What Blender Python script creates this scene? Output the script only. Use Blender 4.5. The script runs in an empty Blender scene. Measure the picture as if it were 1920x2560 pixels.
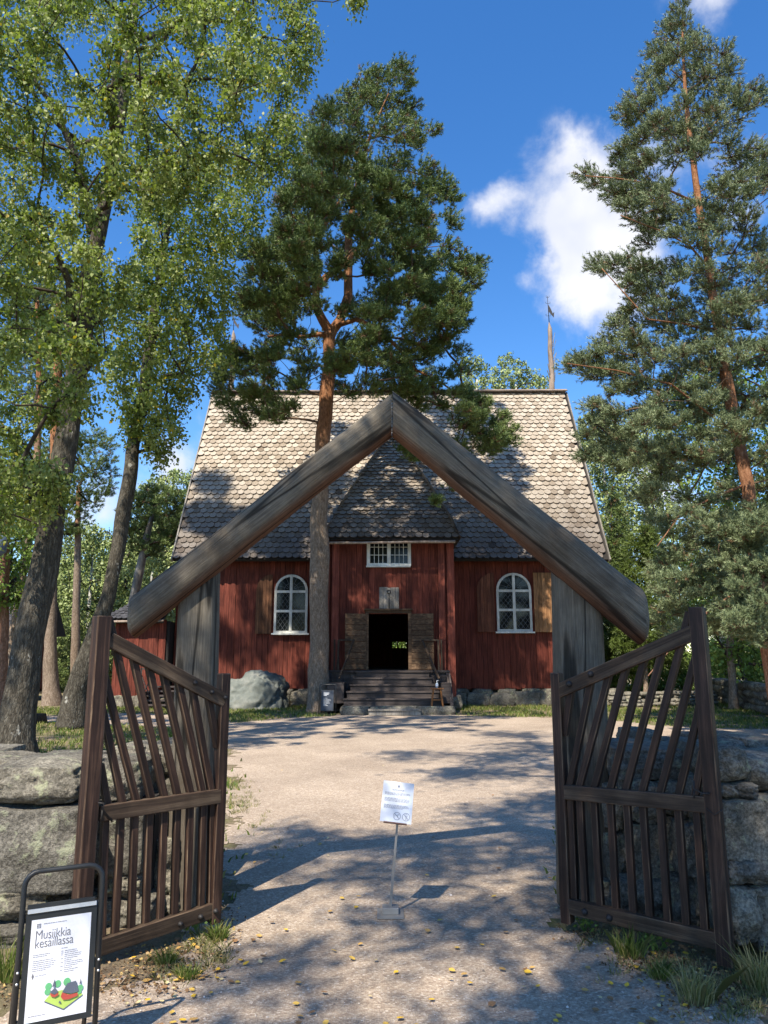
import bpy, math, random
import numpy as np
from mathutils import Vector, Matrix, noise as mnoise
R = math.radians
random.seed(7); rng = np.random.default_rng(11)
scene = bpy.context.scene
COL = scene.collection

# ------------------------------------------------------------------ camera
F = 1850.0; TH = R(11.3); CAM = Vector((0, 0, 1.6)); D = 1920/1659.0
def ray(px, py):
    u = (px-960)/F; v = (1280-py)/F
    return Vector((u, math.cos(TH)-v*math.sin(TH), math.sin(TH)+v*math.cos(TH)))
def P(px, py, Y):
    d = ray(px, py); return CAM + d*(Y/d.y)
def G(px, py, z=0.0):
    d = ray(px, py); return CAM + d*((z-CAM.z)/d.z)
def PX(p):
    r = Vector(p)-CAM
    zc = r.y*math.cos(TH)+r.z*math.sin(TH); v = -r.y*math.sin(TH)+r.z*math.cos(TH)
    return 960+F*r.x/zc, 1280-F*v/zc, zc
cd = bpy.data.cameras.new('camera'); cam = bpy.data.objects.new('camera', cd); COL.objects.link(cam)
cam.location = CAM; cam.rotation_euler = (R(90)+TH, 0, 0)
cd.sensor_fit = 'VERTICAL'; cd.sensor_height = 24; cd.lens = 24*F/2560; cd.clip_end = 2000; cd.clip_start = .05
scene.camera = cam

# ------------------------------------------------------------------ materials
class NT:
    def __init__(s, name):
        s.m = bpy.data.materials.new(name); s.m.use_nodes = True
        s.t = s.m.node_tree; s.b = s.t.nodes['Principled BSDF']; s.out = s.t.nodes['Material Output']
    def n(s, ty, **kw):
        nd = s.t.nodes.new(ty)
        for k, v in kw.items():
            if k[0] == '_': setattr(nd, k[1:], v)
            else: nd.inputs[k.replace('__', ' ')].default_value = v
        return nd
    def l(s, a, b): s.t.links.new(a, b)
    def coords(s, scale=(1, 1, 1), kind='Object', rnd=False):
        tc = s.n('ShaderNodeTexCoord'); mp = s.n('ShaderNodeMapping'); mp.inputs['Scale'].default_value = scale
        s.l(tc.outputs[kind], mp.inputs['Vector'])
        if rnd:
            at = s.n('ShaderNodeAttribute', _attribute_name='rnd'); mu = s.n('ShaderNodeMath', _operation='MULTIPLY'); mu.inputs[1].default_value = 37.0
            s.l(at.outputs['Fac'], mu.inputs[0]); cx = s.n('ShaderNodeCombineXYZ'); s.l(mu.outputs[0], cx.inputs['X']); s.l(mu.outputs[0], cx.inputs['Z'])
            s.l(cx.outputs[0], mp.inputs['Location'])
        return mp.outputs[0]
    def noise(s, vec, scale, detail=5, rough=.6, dist=0.0):
        nd = s.n('ShaderNodeTexNoise', Scale=scale, Detail=detail, Roughness=rough, Distortion=dist); s.l(vec, nd.inputs['Vector']); return nd.outputs['Fac']
    def ramp(s, fac, stops):
        r = s.n('ShaderNodeValToRGB'); cr = r.color_ramp
        while len(cr.elements) > 1: cr.elements.remove(cr.elements[-1])
        for i, (p, c) in enumerate(stops):
            e = cr.elements[0] if i == 0 else cr.elements.new(p)
            e.position = p; e.color = (c, c, c, 1) if isinstance(c, (int, float)) else (*c, 1)
        s.l(fac, r.inputs['Fac']); return r.outputs['Color']
    def mix(s, a, b, fac, blend='MIX'):
        m = s.n('ShaderNodeMix', _data_type='RGBA', _blend_type=blend)
        for sock, v in ((m.inputs[6], a), (m.inputs[7], b), (m.inputs[0], fac)):
            if hasattr(v, 'links'): s.l(v, sock)
            else: sock.default_value = v if isinstance(v, (int, float)) else (*v, 1)
        return m.outputs[2]
    def rnd(s):
        return s.n('ShaderNodeAttribute', _attribute_name='rnd').outputs['Fac']
    def bump(s, h, strength=.5, dist=.02):
        b = s.n('ShaderNodeBump', Strength=strength, Distance=dist); s.l(h, b.inputs['Height']); s.l(b.outputs[0], s.b.inputs['Normal'])
    def base(s, c, rough=.85, spec=.3, metal=0.0):
        if hasattr(c, 'links'): s.l(c, s.b.inputs['Base Color'])
        else: s.b.inputs['Base Color'].default_value = (*c, 1)
        s.b.inputs['Roughness'].default_value = rough; s.b.inputs['Specular IOR Level'].default_value = spec; s.b.inputs['Metallic'].default_value = metal
        return s.m

def wood(name, c1, c2, c3, axis='Z', s=14, stretch=.05, rough=.8, bump=.5, bd=.004, rnd=True, patch=1.5):
    t = NT(name); k = [s, s, s]; k['XYZ'.index(axis)] = s*stretch
    v = t.coords(tuple(k), rnd=rnd); f = t.noise(v, 1.6, 8, .68, .6)
    v2 = t.coords(rnd=rnd); g = t.noise(v2, patch, 4, .6)
    c = t.ramp(f, [(.3, c1), (.5, c2), (.68, c3)])
    c = t.mix(c, t.ramp(g, [(.35, .55), (.65, 1.25)]), .7, 'MULTIPLY')
    if rnd: c = t.mix(c, t.ramp(t.rnd(), [(0, .72), (1, 1.2)]), .8, 'MULTIPLY')
    t.bump(f, bump, bd); return t.base(c, rough, .25)

MAT = {}
MAT['log'] = wood('weathered_log', (.045, .03, .02), (.15, .115, .085), (.27, .22, .17), s=26, stretch=.03, bump=.8, bd=.008, rnd=False, patch=1.2)
# logs with long cracks
t = NT('cracked_log'); v = t.coords((62, 62, 2.4)); f = t.noise(v, 1.6, 8, .72, .5)
vc = t.coords((4.2, 4.2, .25)); cr = t.noise(vc, 1.0, 2, .4, .2)
crk = t.n('ShaderNodeMath', _operation='SUBTRACT'); t.l(cr, crk.inputs[0]); crk.inputs[1].default_value = .5
cra = t.n('ShaderNodeMath', _operation='ABSOLUTE'); t.l(crk.outputs[0], cra.inputs[0])
crm = t.ramp(cra.outputs[0], [(0, 0.10), (.009, .18), (.022, 1.0)])
g = t.noise(t.coords(), 1.8, 5, .65)
c = t.ramp(f, [(.3, (.080, .068, .053)), (.5, (.135, .118, .094)), (.7, (.23, .205, .165))])
c = t.mix(c, t.ramp(g, [(.30, (.50, .42, .34)), (.5, (.95, .92, .88)), (.68, (1.4, 1.38, 1.3))]), .8, 'MULTIPLY')
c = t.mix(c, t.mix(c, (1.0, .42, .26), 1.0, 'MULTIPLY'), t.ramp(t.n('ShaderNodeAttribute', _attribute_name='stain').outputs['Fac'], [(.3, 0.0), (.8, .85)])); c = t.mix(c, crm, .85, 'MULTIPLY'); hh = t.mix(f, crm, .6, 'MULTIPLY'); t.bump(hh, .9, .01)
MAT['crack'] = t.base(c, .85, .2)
MAT['gate'] = wood('stained_gate_wood', (.011, .0065, .005), (.030, .016, .012), (.085, .048, .032), s=22, stretch=.04, rough=.55, patch=4)
MAT['gate_worn'] = wood('worn_gate_edge', (.018, .010, .007), (.07, .042, .028), (.20, .14, .09), s=22, stretch=.08, rough=.7)
MAT['rail'] = wood('weathered_rail', (.022, .014, .009), (.058, .038, .025), (.13, .092, .060), s=30, stretch=.04, rough=.7, patch=5)
MAT['red'] = wood('falu_red_boards', (.05, .012, .008), (.125, .028, .017), (.25, .068, .043), s=22, stretch=.04, patch=.8)
MAT['redtrim'] = wood('red_trim', (.09, .022, .014), (.18, .045, .028), (.28, .085, .055), s=16, stretch=.04)
MAT['shutter'] = wood('tarred_shutter', (.10, .05, .022), (.25, .125, .055), (.42, .23, .11), s=18, stretch=.04)
MAT['shuttermid'] = wood('brown_shutter', (.05, .022, .012), (.12, .052, .026), (.21, .10, .05), s=18, stretch=.04)
MAT['shutterdk'] = wood('dark_red_shutter', (.07, .02, .012), (.14, .05, .028), (.22, .09, .05), s=18, stretch=.04)
MAT['door'] = wood('dark_plank_door', (.035, .02, .012), (.10, .06, .035), (.20, .13, .075), axis='X', s=16, stretch=.05)
MAT['step'] = wood('dark_steps', (.03, .025, .024), (.065, .052, .048), (.11, .09, .082), axis='X', s=12, stretch=.05, rough=.7)
MAT['greywood'] = wood('grey_wood', (.12, .11, .10), (.24, .22, .19), (.36, .33, .29), s=16, stretch=.05)
MAT['white'] = wood('white_painted_wood', (.50, .50, .46), (.66, .66, .60), (.74, .74, .68), s=12, stretch=.08, rough=.5, bump=.1)
MAT['stoolwood'] = wood('varnished_stool', (.20, .07, .02), (.33, .13, .045), (.42, .19, .07), s=20, stretch=.1, rough=.4)
MAT['pole'] = wood('spire_pole', (.16, .11, .08), (.30, .23, .18), (.42, .34, .28), s=8, stretch=.1)
t = NT('wooden_shingles'); v = t.coords((34, 34, 3.0), rnd=True); f = t.noise(v, 1.2, 6, .65)
# shingles turn darker and greyer towards the eave (height of the roof), each its own tone
c = t.ramp(f, [(.3, (.205, .168, .125)), (.5, (.37, .325, .262)), (.68, (.54, .49, .41))])
c = t.mix(c, t.ramp(t.rnd(), [(0, (.30, .25, .21)), (.03, (.66, .60, .54)), (.3, (.88, .84, .80)), (1, (1.15, 1.15, 1.15))]), .9, 'MULTIPLY')
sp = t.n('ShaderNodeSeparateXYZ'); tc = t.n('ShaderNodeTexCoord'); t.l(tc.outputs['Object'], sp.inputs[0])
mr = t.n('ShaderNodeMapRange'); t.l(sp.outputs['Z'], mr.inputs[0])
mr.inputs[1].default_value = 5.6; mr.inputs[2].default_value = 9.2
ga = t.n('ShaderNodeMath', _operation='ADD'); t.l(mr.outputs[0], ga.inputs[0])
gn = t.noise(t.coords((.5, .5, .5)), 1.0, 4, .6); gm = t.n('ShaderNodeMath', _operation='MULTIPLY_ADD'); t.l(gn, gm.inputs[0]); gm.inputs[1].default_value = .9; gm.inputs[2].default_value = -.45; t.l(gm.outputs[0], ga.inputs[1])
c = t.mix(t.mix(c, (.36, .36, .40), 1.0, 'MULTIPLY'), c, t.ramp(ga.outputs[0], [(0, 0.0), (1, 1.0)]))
t.bump(f, .4, .004); MAT['shingle'] = t.base(c, .8, .2)

t = NT('granite'); v = t.coords(rnd=True); a = t.noise(v, 2.2, 8, .7); b = t.noise(v, 60, 3, .7); li = t.noise(v, 7, 6, .75)
c = t.ramp(a, [(.3, (.085, .078, .065)), (.5, (.18, .168, .14)), (.7, (.30, .28, .23))])
c = t.mix(c, t.ramp(b, [(.38, .45), (.62, 1.4)]), .75, 'MULTIPLY'); c = t.mix(c, t.ramp(t.noise(v, 24, 5, .75), [(.35, .6), (.6, 1.25)]), .8, 'MULTIPLY')
c = t.mix(c, (.34, .36, .24), t.ramp(li, [(.56, 0.0), (.63, .75)]))
c = t.mix(c, (.10, .095, .08), t.ramp(t.noise(v, 3.3, 6, .7), [(.58, 0.0), (.7, .7)]))
c = t.mix(c, t.ramp(t.rnd(), [(0, (.8, .8, .82)), (1, (1.2, 1.16, 1.08))]), .8, 'MULTIPLY')
h = t.mix(t.mix(a, t.noise(v, 14, 8, .7), .5), b, .12); t.bump(h, 1.0, .08); MAT['granite'] = t.base(c, .9, .2)
t = NT('boulder_rock'); v = t.coords(); a = t.noise(v, 1.5, 9, .7)
c = t.ramp(a, [(.3, (.07, .08, .075)), (.5, (.14, .155, .14)), (.7, (.26, .26, .23))]); t.bump(a, .8, .05); MAT['boulder'] = t.base(c, .9, .2)

MAT['shadedshingle'] = wood('shaded_shingles', (.02, .02, .022), (.05, .05, .055), (.10, .10, .105), s=20, stretch=.1)  # shade on the two small left roofs is put into this darker colour
def ground_noise(t):
    v = t.coords(kind='Object'); return v
t = NT('gravel'); v = ground_noise(t)
vo = t.n('ShaderNodeTexVoronoi', Scale=85.0, Randomness=1.0); t.l(v, vo.inputs['Vector'])
sep = t.n('ShaderNodeSeparateColor'); t.l(vo.outputs['Color'], sep.inputs[0])
fine = t.noise(v, 170, 3, .75); med = t.noise(v, 14, 6, .7); big = t.noise(v, .7, 4, .6)
c = t.ramp(sep.outputs[0], [(0, (.24, .19, .15)), (.5, (.40, .335, .265)), (.85, (.53, .46, .37)), (1, (.68, .62, .54))])
c = t.mix(c, (.38, .30, .24), t.ramp(fine, [(.35, .65), (.6, .15)]))
c = t.mix(c, t.ramp(med, [(.3, .80), (.7, 1.12)]), .8, 'MULTIPLY')
c = t.mix(c, t.ramp(big, [(.35, (.78, .74, .69)), (.65, (1.1, 1.06, 1.0))]), .8, 'MULTIPLY')
h = t.mix(vo.outputs['Distance'], fine, .5); t.bump(h, .7, .012); MAT['gravel'] = t.base(c, .95, .15)
t = NT('lawn_soil'); v = ground_noise(t)
a = t.noise(v, 1.1, 6, .7); b = t.noise(v, 40, 6, .75)
c = t.ramp(a, [(.42, (.24, .185, .125)), (.55, (.19, .165, .09)), (.68, (.12, .15, .045))])
c = t.mix(c, t.ramp(b, [(.3, .5), (.7, 1.5)]), .7, 'MULTIPLY'); t.bump(b, .9, .03); MAT['lawn'] = t.base(c, .95, .1)

def leafmat(name, cs, trans=.35, rough=.5):
    t = NT(name); c = t.ramp(t.rnd(), cs)
    t.base(c, rough, .35)
    if trans > 0:
        tr = t.n('ShaderNodeBsdfTranslucent'); t.l(t.mix(c, (1.1, 1.25, .5), 1.0, 'MULTIPLY'), tr.inputs['Color'])
        ms = t.n('ShaderNodeMixShader', Fac=trans); t.l(t.b.outputs[0], ms.inputs[1]); t.l(tr.outputs[0], ms.inputs[2]); t.l(ms.outputs[0], t.out.inputs['Surface'])
    return t.m
MAT['birchleaf'] = leafmat('birch_leaves', [(0, (.09, .13, .025)), (.5, (.20, .255, .06)), (.9, (.38, .42, .17)), (.985, (.42, .44, .20)), (1, (.45, .33, .04))])
MAT['maple'] = leafmat('broad_leaves', [(0, (.06, .11, .02)), (.6, (.15, .23, .045)), (1, (.27, .36, .09))], .2)
MAT['farleaf'] = leafmat('pale_birch_leaves', [(0, (.13, .18, .055)), (.6, (.25, .31, .10)), (1, (.38, .42, .19))], 0)
MAT['needle'] = leafmat('pine_needles', [(0, (.17, .105, .05)), (.03, (.17, .105, .05)), (.05, (.04, .07, .018)), (.5, (.115, .17, .045)), (1, (.25, .31, .10))], 0, .55)
MAT['needleblue'] = leafmat('bluish_pine_needles', [(0, (.20, .13, .07)), (.03, (.20, .13, .07)), (.05, (.08, .115, .055)), (.5, (.17, .215, .105)), (1, (.30, .34, .18))], 0, .55)
MAT['spruce'] = leafmat('spruce_needles', [(0, (.07, .11, .02)), (1, (.15, .20, .05))], .15)
MAT['grass'] = leafmat('grass_blades', [(0, (.08, .13, .025)), (.6, (.15, .20, .04)), (1, (.34, .30, .12))], .3)
MAT['drygrass'] = leafmat('dry_grass', [(0, (.14, .17, .05)), (1, (.40, .34, .18))], .3)
MAT['yellowleaf'] = leafmat('yellow_leaves', [(0, (.62, .40, .10)), (1, (.62, .40, .10))], .2)

def bark(name, stops, s=6, zs=.3, bd=.03, patch=None, hgt=None):
    t = NT(name); v = t.coords((s, s, s*zs)); f = t.noise(v, 2.2, 8, .7, .4)
    vo = t.n('ShaderNodeTexVoronoi', Scale=3.2, _feature='DISTANCE_TO_EDGE'); t.l(t.mix(v, t.n('ShaderNodeTexNoise', Scale=5.0).outputs['Color'], .08), vo.inputs['Vector'])
    c = t.ramp(f, stops)
    e = t.ramp(vo.outputs['Distance'], [(0, .2), (.22, 1.0)])
    c = t.mix(c, e, .38, 'MULTIPLY')
    if patch:
        g = t.noise(t.coords((3, 3, 2.0)), 1.6, 5, .6); c = t.mix(c, patch[0], t.ramp(g, [(patch[1], 0.0), (patch[1]+.06, 1.0)]))
    if hgt:   # the bark itself turns orange up the stem
        sp = t.n('ShaderNodeSeparateXYZ'); tc = t.n('ShaderNodeTexCoord'); t.l(tc.outputs['Object'], sp.inputs[0])
        mr = t.n('ShaderNodeMapRange'); t.l(sp.outputs['Z'], mr.inputs[0]); mr.inputs[1].default_value = hgt[0]; mr.inputs[2].default_value = hgt[1]
        c = t.mix(c, t.ramp(f, hgt[2]), mr.outputs[0])
    hh = t.mix(f, e, .6, 'MULTIPLY'); t.bump(hh, 1.0, bd); return t.base(c, .9, .15)
GREY = [(.3, (.07, .06, .045)), (.5, (.17, .15, .12)), (.7, (.30, .27, .23))]
ORANGE = [(.3, (.10, .045, .025)), (.5, (.25, .115, .055)), (.7, (.42, .22, .12))]
MAT['birchbark'] = bark('birch_bark', [(.3, (.028, .024, .018)), (.5, (.085, .075, .058)), (.7, (.19, .175, .14))], 9, .3, .04, ((.36, .35, .31), .64))
MAT['whitebark'] = bark('white_birch_bark', [(.3, (.25, .25, .22)), (.5, (.55, .54, .5)), (.7, (.7, .7, .66))], 6, .5, .01)
MAT['pinebark'] = bark('pine_bark', [(.3, (.12, .08, .055)), (.5, (.25, .19, .14)), (.7, (.40, .32, .25))], 9, .35, .02, None, (6.5, 9.5, ORANGE))
MAT['pinebark2'] = bark('pine_bark_red', [(.3, (.13, .06, .035)), (.5, (.28, .14, .085)), (.7, (.42, .25, .17))], 9, .4, .02, None, (3, 8, ORANGE))
MAT['orangebark'] = bark('orange_pine_branch', ORANGE, 9, .6, .01)
MAT['pinetwig'] = bark('pine_twig', [(.3, (.06, .04, .028)), (.7, (.20, .13, .085))], 9, .6, .005)
MAT['twig'] = bark('dark_twig', [(.3, (.03, .024, .018)), (.7, (.09, .07, .055))], 9, .6, .005)
def plain(name, c, rough=.5, metal=0, spec=.5):
    t = NT(name); g = t.noise(t.coords(), 9, 5, .6); return t.base(t.mix(c, t.ramp(g, [(.3, .85), (.7, 1.1)]), 1.0, 'MULTIPLY'), rough, spec, metal)
MAT['black'] = plain('black_powder_coat', (.018, .02, .021), .45)
MAT['iron'] = plain('black_iron', (.03, .028, .028), .6, .4)
MAT['paper'] = plain('white_poster_paper', (.74, .75, .80), .35)
MAT['alu'] = plain('aluminium_strip', (.75, .76, .77), .4, .7)
MAT['steel'] = plain('brushed_steel_plate', (.60, .62, .64), .38, .7)
MAT['rust'] = plain('brown_steel_post', (.12, .06, .045), .5, .3)
MAT['galv'] = plain('grey_steel_post', (.30, .29, .27), .55, .4)
MAT['ink'] = plain('grey_ink', (.15, .15, .16), .7)
MAT['ink2'] = plain('pale_ink', (.34, .34, .36), .7)
MAT['inkblue'] = plain('blue_ink', (.05, .07, .13), .6)
MAT['navy'] = plain('navy_panel', (.02, .03, .05), .5)
MAT['whiteink'] = plain('white_ink', (.6, .62, .65), .6)
MAT['lime'] = plain('lime_print', (.42, .58, .12), .6); MAT['green'] = plain('green_print', (.12, .42, .18), .6)
MAT['slate'] = plain('slate_print', (.10, .12, .16), .6); MAT['redink'] = plain('red_print', (.45, .07, .05), .6)
MAT['lead'] = plain('lead_strip', (.11, .115, .12), .5, .3); MAT['plastic'] = plain('clear_plastic', (.6, .66, .7), .2)
t = NT('window_glass'); t.base((.006, .008, .010), .06, .3); MAT['glass'] = t.m
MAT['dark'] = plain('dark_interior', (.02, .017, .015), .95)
MAT['lampgrey'] = plain('blue_grey_lamp', (.10, .14, .2), .4)

# ------------------------------------------------------------------ mesh helpers
class MB:
    def __init__(s): s.v = []; s.f = []; s.r = []; s.sm = []
    def add(s, V, Fc, r=None, smooth=False):
        o = len(s.v); s.v += [tuple(p) for p in V]; s.f += [tuple(i+o for i in f) for f in Fc]
        r = random.random() if r is None else r; s.r += [r]*len(Fc); s.sm += [smooth]*len(Fc)
    def box(s, a, b, r=None):
        (x0, y0, z0), (x1, y1, z1) = a, b
        s.add([(x0, y0, z0), (x1, y0, z0), (x1, y1, z0), (x0, y1, z0), (x0, y0, z1), (x1, y0, z1), (x1, y1, z1), (x0, y1, z1)],
              [(0, 3, 2, 1), (4, 5, 6, 7), (0, 1, 5, 4), (1, 2, 6, 5), (2, 3, 7, 6), (3, 0, 4, 7)], r)
    def bar(s, p, q, w, d, up=(0, 0, 1), r=None):
        p, q = Vector(p), Vector(q); a = (q-p).normalized(); u = Vector(up); x = a.cross(u)
        if x.length < 1e-3: x = a.cross(Vector((0, 1, 0)))
        x.normalize(); y = x.cross(a)
        V = [c + x*i*w/2 + y*j*d/2 for c in (p, q) for i, j in ((-1, -1), (1, -1), (1, 1), (-1, 1))]
        s.add(V, [(0, 1, 2, 3), (7, 6, 5, 4), (0, 4, 5, 1), (1, 5, 6, 2), (2, 6, 7, 3), (3, 7, 4, 0)], r)
    def tube(s, pts, rad, n=8, cap=True, wob=0, r=None, smooth=True):
        pts = [Vector(p) for p in pts]; V = []; Fc = []
        if isinstance(rad, (int, float)): rad = [rad]*len(pts)
        ref = Vector((.31, .95, .1))
        for i, p in enumerate(pts):
            a = (pts[min(i+1, len(pts)-1)]-pts[max(i-1, 0)]).normalized()
            x = a.cross(ref)
            if x.length < .2: x = a.cross(Vector((1, 0, 0)))
            x.normalize(); y = a.cross(x)
            for k in range(n):
                an = 2*math.pi*k/n; rr = rad[i]
                if wob: rr *= 1+wob*mnoise.noise(Vector((math.cos(an)*1.3+p.x, math.sin(an)*1.3+p.y, p.z*.8)))
                V.append(p + (x*math.cos(an)+y*math.sin(an))*rr)
        for i in range(len(pts)-1):
            for k in range(n): Fc.append((i*n+k, i*n+(k+1) % n, (i+1)*n+(k+1) % n, (i+1)*n+k))
        if cap: Fc.append(tuple(range(n))[::-1]); Fc.append(tuple((len(pts)-1)*n+k for k in range(n)))
        s.add(V, Fc, r, smooth)
    def prism(s, poly, d, fn, r=None):
        """poly: 2-D outline; fn(u,v,w) -> point; thickness from w=0 to w=d"""
        n = len(poly); V = [fn(u, v, 0) for u, v in poly]+[fn(u, v, d) for u, v in poly]
        s.add(V, [tuple(range(n)), tuple(range(2*n-1, n-1, -1))]+[(i, i+n, (i+1) % n+n, (i+1) % n) for i in range(n)], r)
    def build(s, name, mat, parent=None, bevel=0, mat2=None, M=None):
        me = bpy.data.meshes.new(name); me.from_pydata(s.v, [], s.f); me.validate(); 
        me.materials.append(mat)
        if mat2: me.materials.append(mat2)
        if len(me.polygons) == len(s.r):
            a = me.attributes.new('rnd', 'FLOAT', 'FACE'); a.data.foreach_set('value', np.array(s.r, 'f'))
            me.polygons.foreach_set('use_smooth', s.sm)
        return link(name, me, parent, bevel, mat2, M)
def link(name, me, parent=None, bevel=0, mat2=None, M=None):
    o = bpy.data.objects.new(name, me); COL.objects.link(o)
    if M is not None: o.matrix_basis = M
    if parent:
        o.parent = parent
        # world matrix of the parent
        W = Matrix.Identity(4); st = []; pl = parent
        while pl is not None: st.append(pl); pl = pl.parent
        for q in reversed(st): W = W @ q.matrix_parent_inverse @ q.matrix_basis
        o.matrix_parent_inverse = W.inverted()
    if bevel:
        b = o.modifiers.new('bevel', 'BEVEL'); b.width = bevel; b.segments = 2; b.limit_method = 'ANGLE'
        if mat2: b.material = 1
    return o
def tag(o, label=None, cat=None, group=None, kind=None):
    if label: o['label'] = label
    if cat: o['category'] = cat
    if group: o['group'] = group
    if kind: o['kind'] = kind
    return o
def thing(name, label, cat, loc=(0, 0, 0), group=None):
    o = bpy.data.objects.new(name, None); COL.objects.link(o); o.location = loc; o.empty_display_size = .2
    return tag(o, label, cat, group)
def ngons(name, V, mat, parent=None, rnd=None, k=4):
    """V: (N,k,3) separate polygons"""
    N = len(V); me = bpy.data.meshes.new(name); me.vertices.add(N*k); me.loops.add(N*k); me.polygons.add(N)
    me.vertices.foreach_set('co', V.astype('f').ravel()); me.loops.foreach_set('vertex_index', np.arange(N*k, dtype='i'))
    me.polygons.foreach_set('loop_start', np.arange(0, N*k, k, dtype='i')); me.polygons.foreach_set('loop_total', np.full(N, k, 'i'))
    me.update(calc_edges=True); me.materials.append(mat)
    a = me.attributes.new('rnd', 'FLOAT', 'FACE'); a.data.foreach_set('value', (rng.random(N) if rnd is None else rnd).astype('f'))
    return link(name, me, parent)
def unit(a): return a/np.maximum(np.linalg.norm(a, axis=-1, keepdims=True), 1e-6)
def leaf_quads(pos, axis, size):
    N = len(pos); axis = unit(axis); side = unit(np.cross(axis, rng.normal(size=(N, 3)))); nrm = np.cross(axis, side)
    s = size[:, None]
    return np.stack([pos, pos+axis*s*.42+side*s*.38+nrm*s*.05, pos+axis*s, pos+axis*s*.42-side*s*.38+nrm*s*.05], 1)

# ------------------------------------------------------------------ trees
def inpoly(x, y, poly):
    c = False; j = len(poly)-1
    for i in range(len(poly)):
        xi, yi = poly[i]; xj, yj = poly[j]
        if (yi > y) != (yj > y) and x < (xj-xi)*(y-yi)/(yj-yi)+xi: c = not c
        j = i
    return c
def edgedist(x, y, poly):
    best = 1e9
    for i in range(len(poly)):
        a = Vector(poly[i]); b = Vector(poly[(i+1) % len(poly)]); p = Vector((x, y)); ab = b-a
        tt = max(0, min(1, (p-a).dot(ab)/max(ab.dot(ab), 1e-6))); best = min(best, (p-a-ab*tt).length)
    return best
def blobs_px(poly, Y, thick, sp, holes=(), n=None, seed=0, keep=1.0, rmul=1.0, gap=None):
    """crown volumes inside an outline (preview pixels), spread over a real depth range"""
    rd = random.Random(seed); xs = [p[0] for p in poly]; ys = [p[1] for p in poly]; out = []; pts = []
    n = n or int(40*(max(xs)-min(xs))*(max(ys)-min(ys))/(sp*sp))
    for _ in range(n):
        x = rd.uniform(min(xs), max(xs)); y = rd.uniform(min(ys), max(ys))
        if not inpoly(x, y, poly) or any((x-a)**2+(y-b)**2 < c*c for a, b, c in holes): continue
        if any((x-a)**2+(y-b)**2 < sp*sp for a, b in pts): continue
        if rd.random() > keep: continue
        pts.append((x, y)); e = edgedist(x, y, poly); T = thick*min(1, .25+e/(4*sp))
        dy = rd.uniform(-T, T); p = P(x*D, y*D, Y+dy); zc = PX(p)[2]
        if gap and mnoise.noise(p*gap[0]+Vector((seed*3.3, 0, 0))) < gap[1]: continue
        out.append((p, sp*D*zc/F*1.15*rmul*rd.uniform(.8, 1.2)))
    return out
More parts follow.
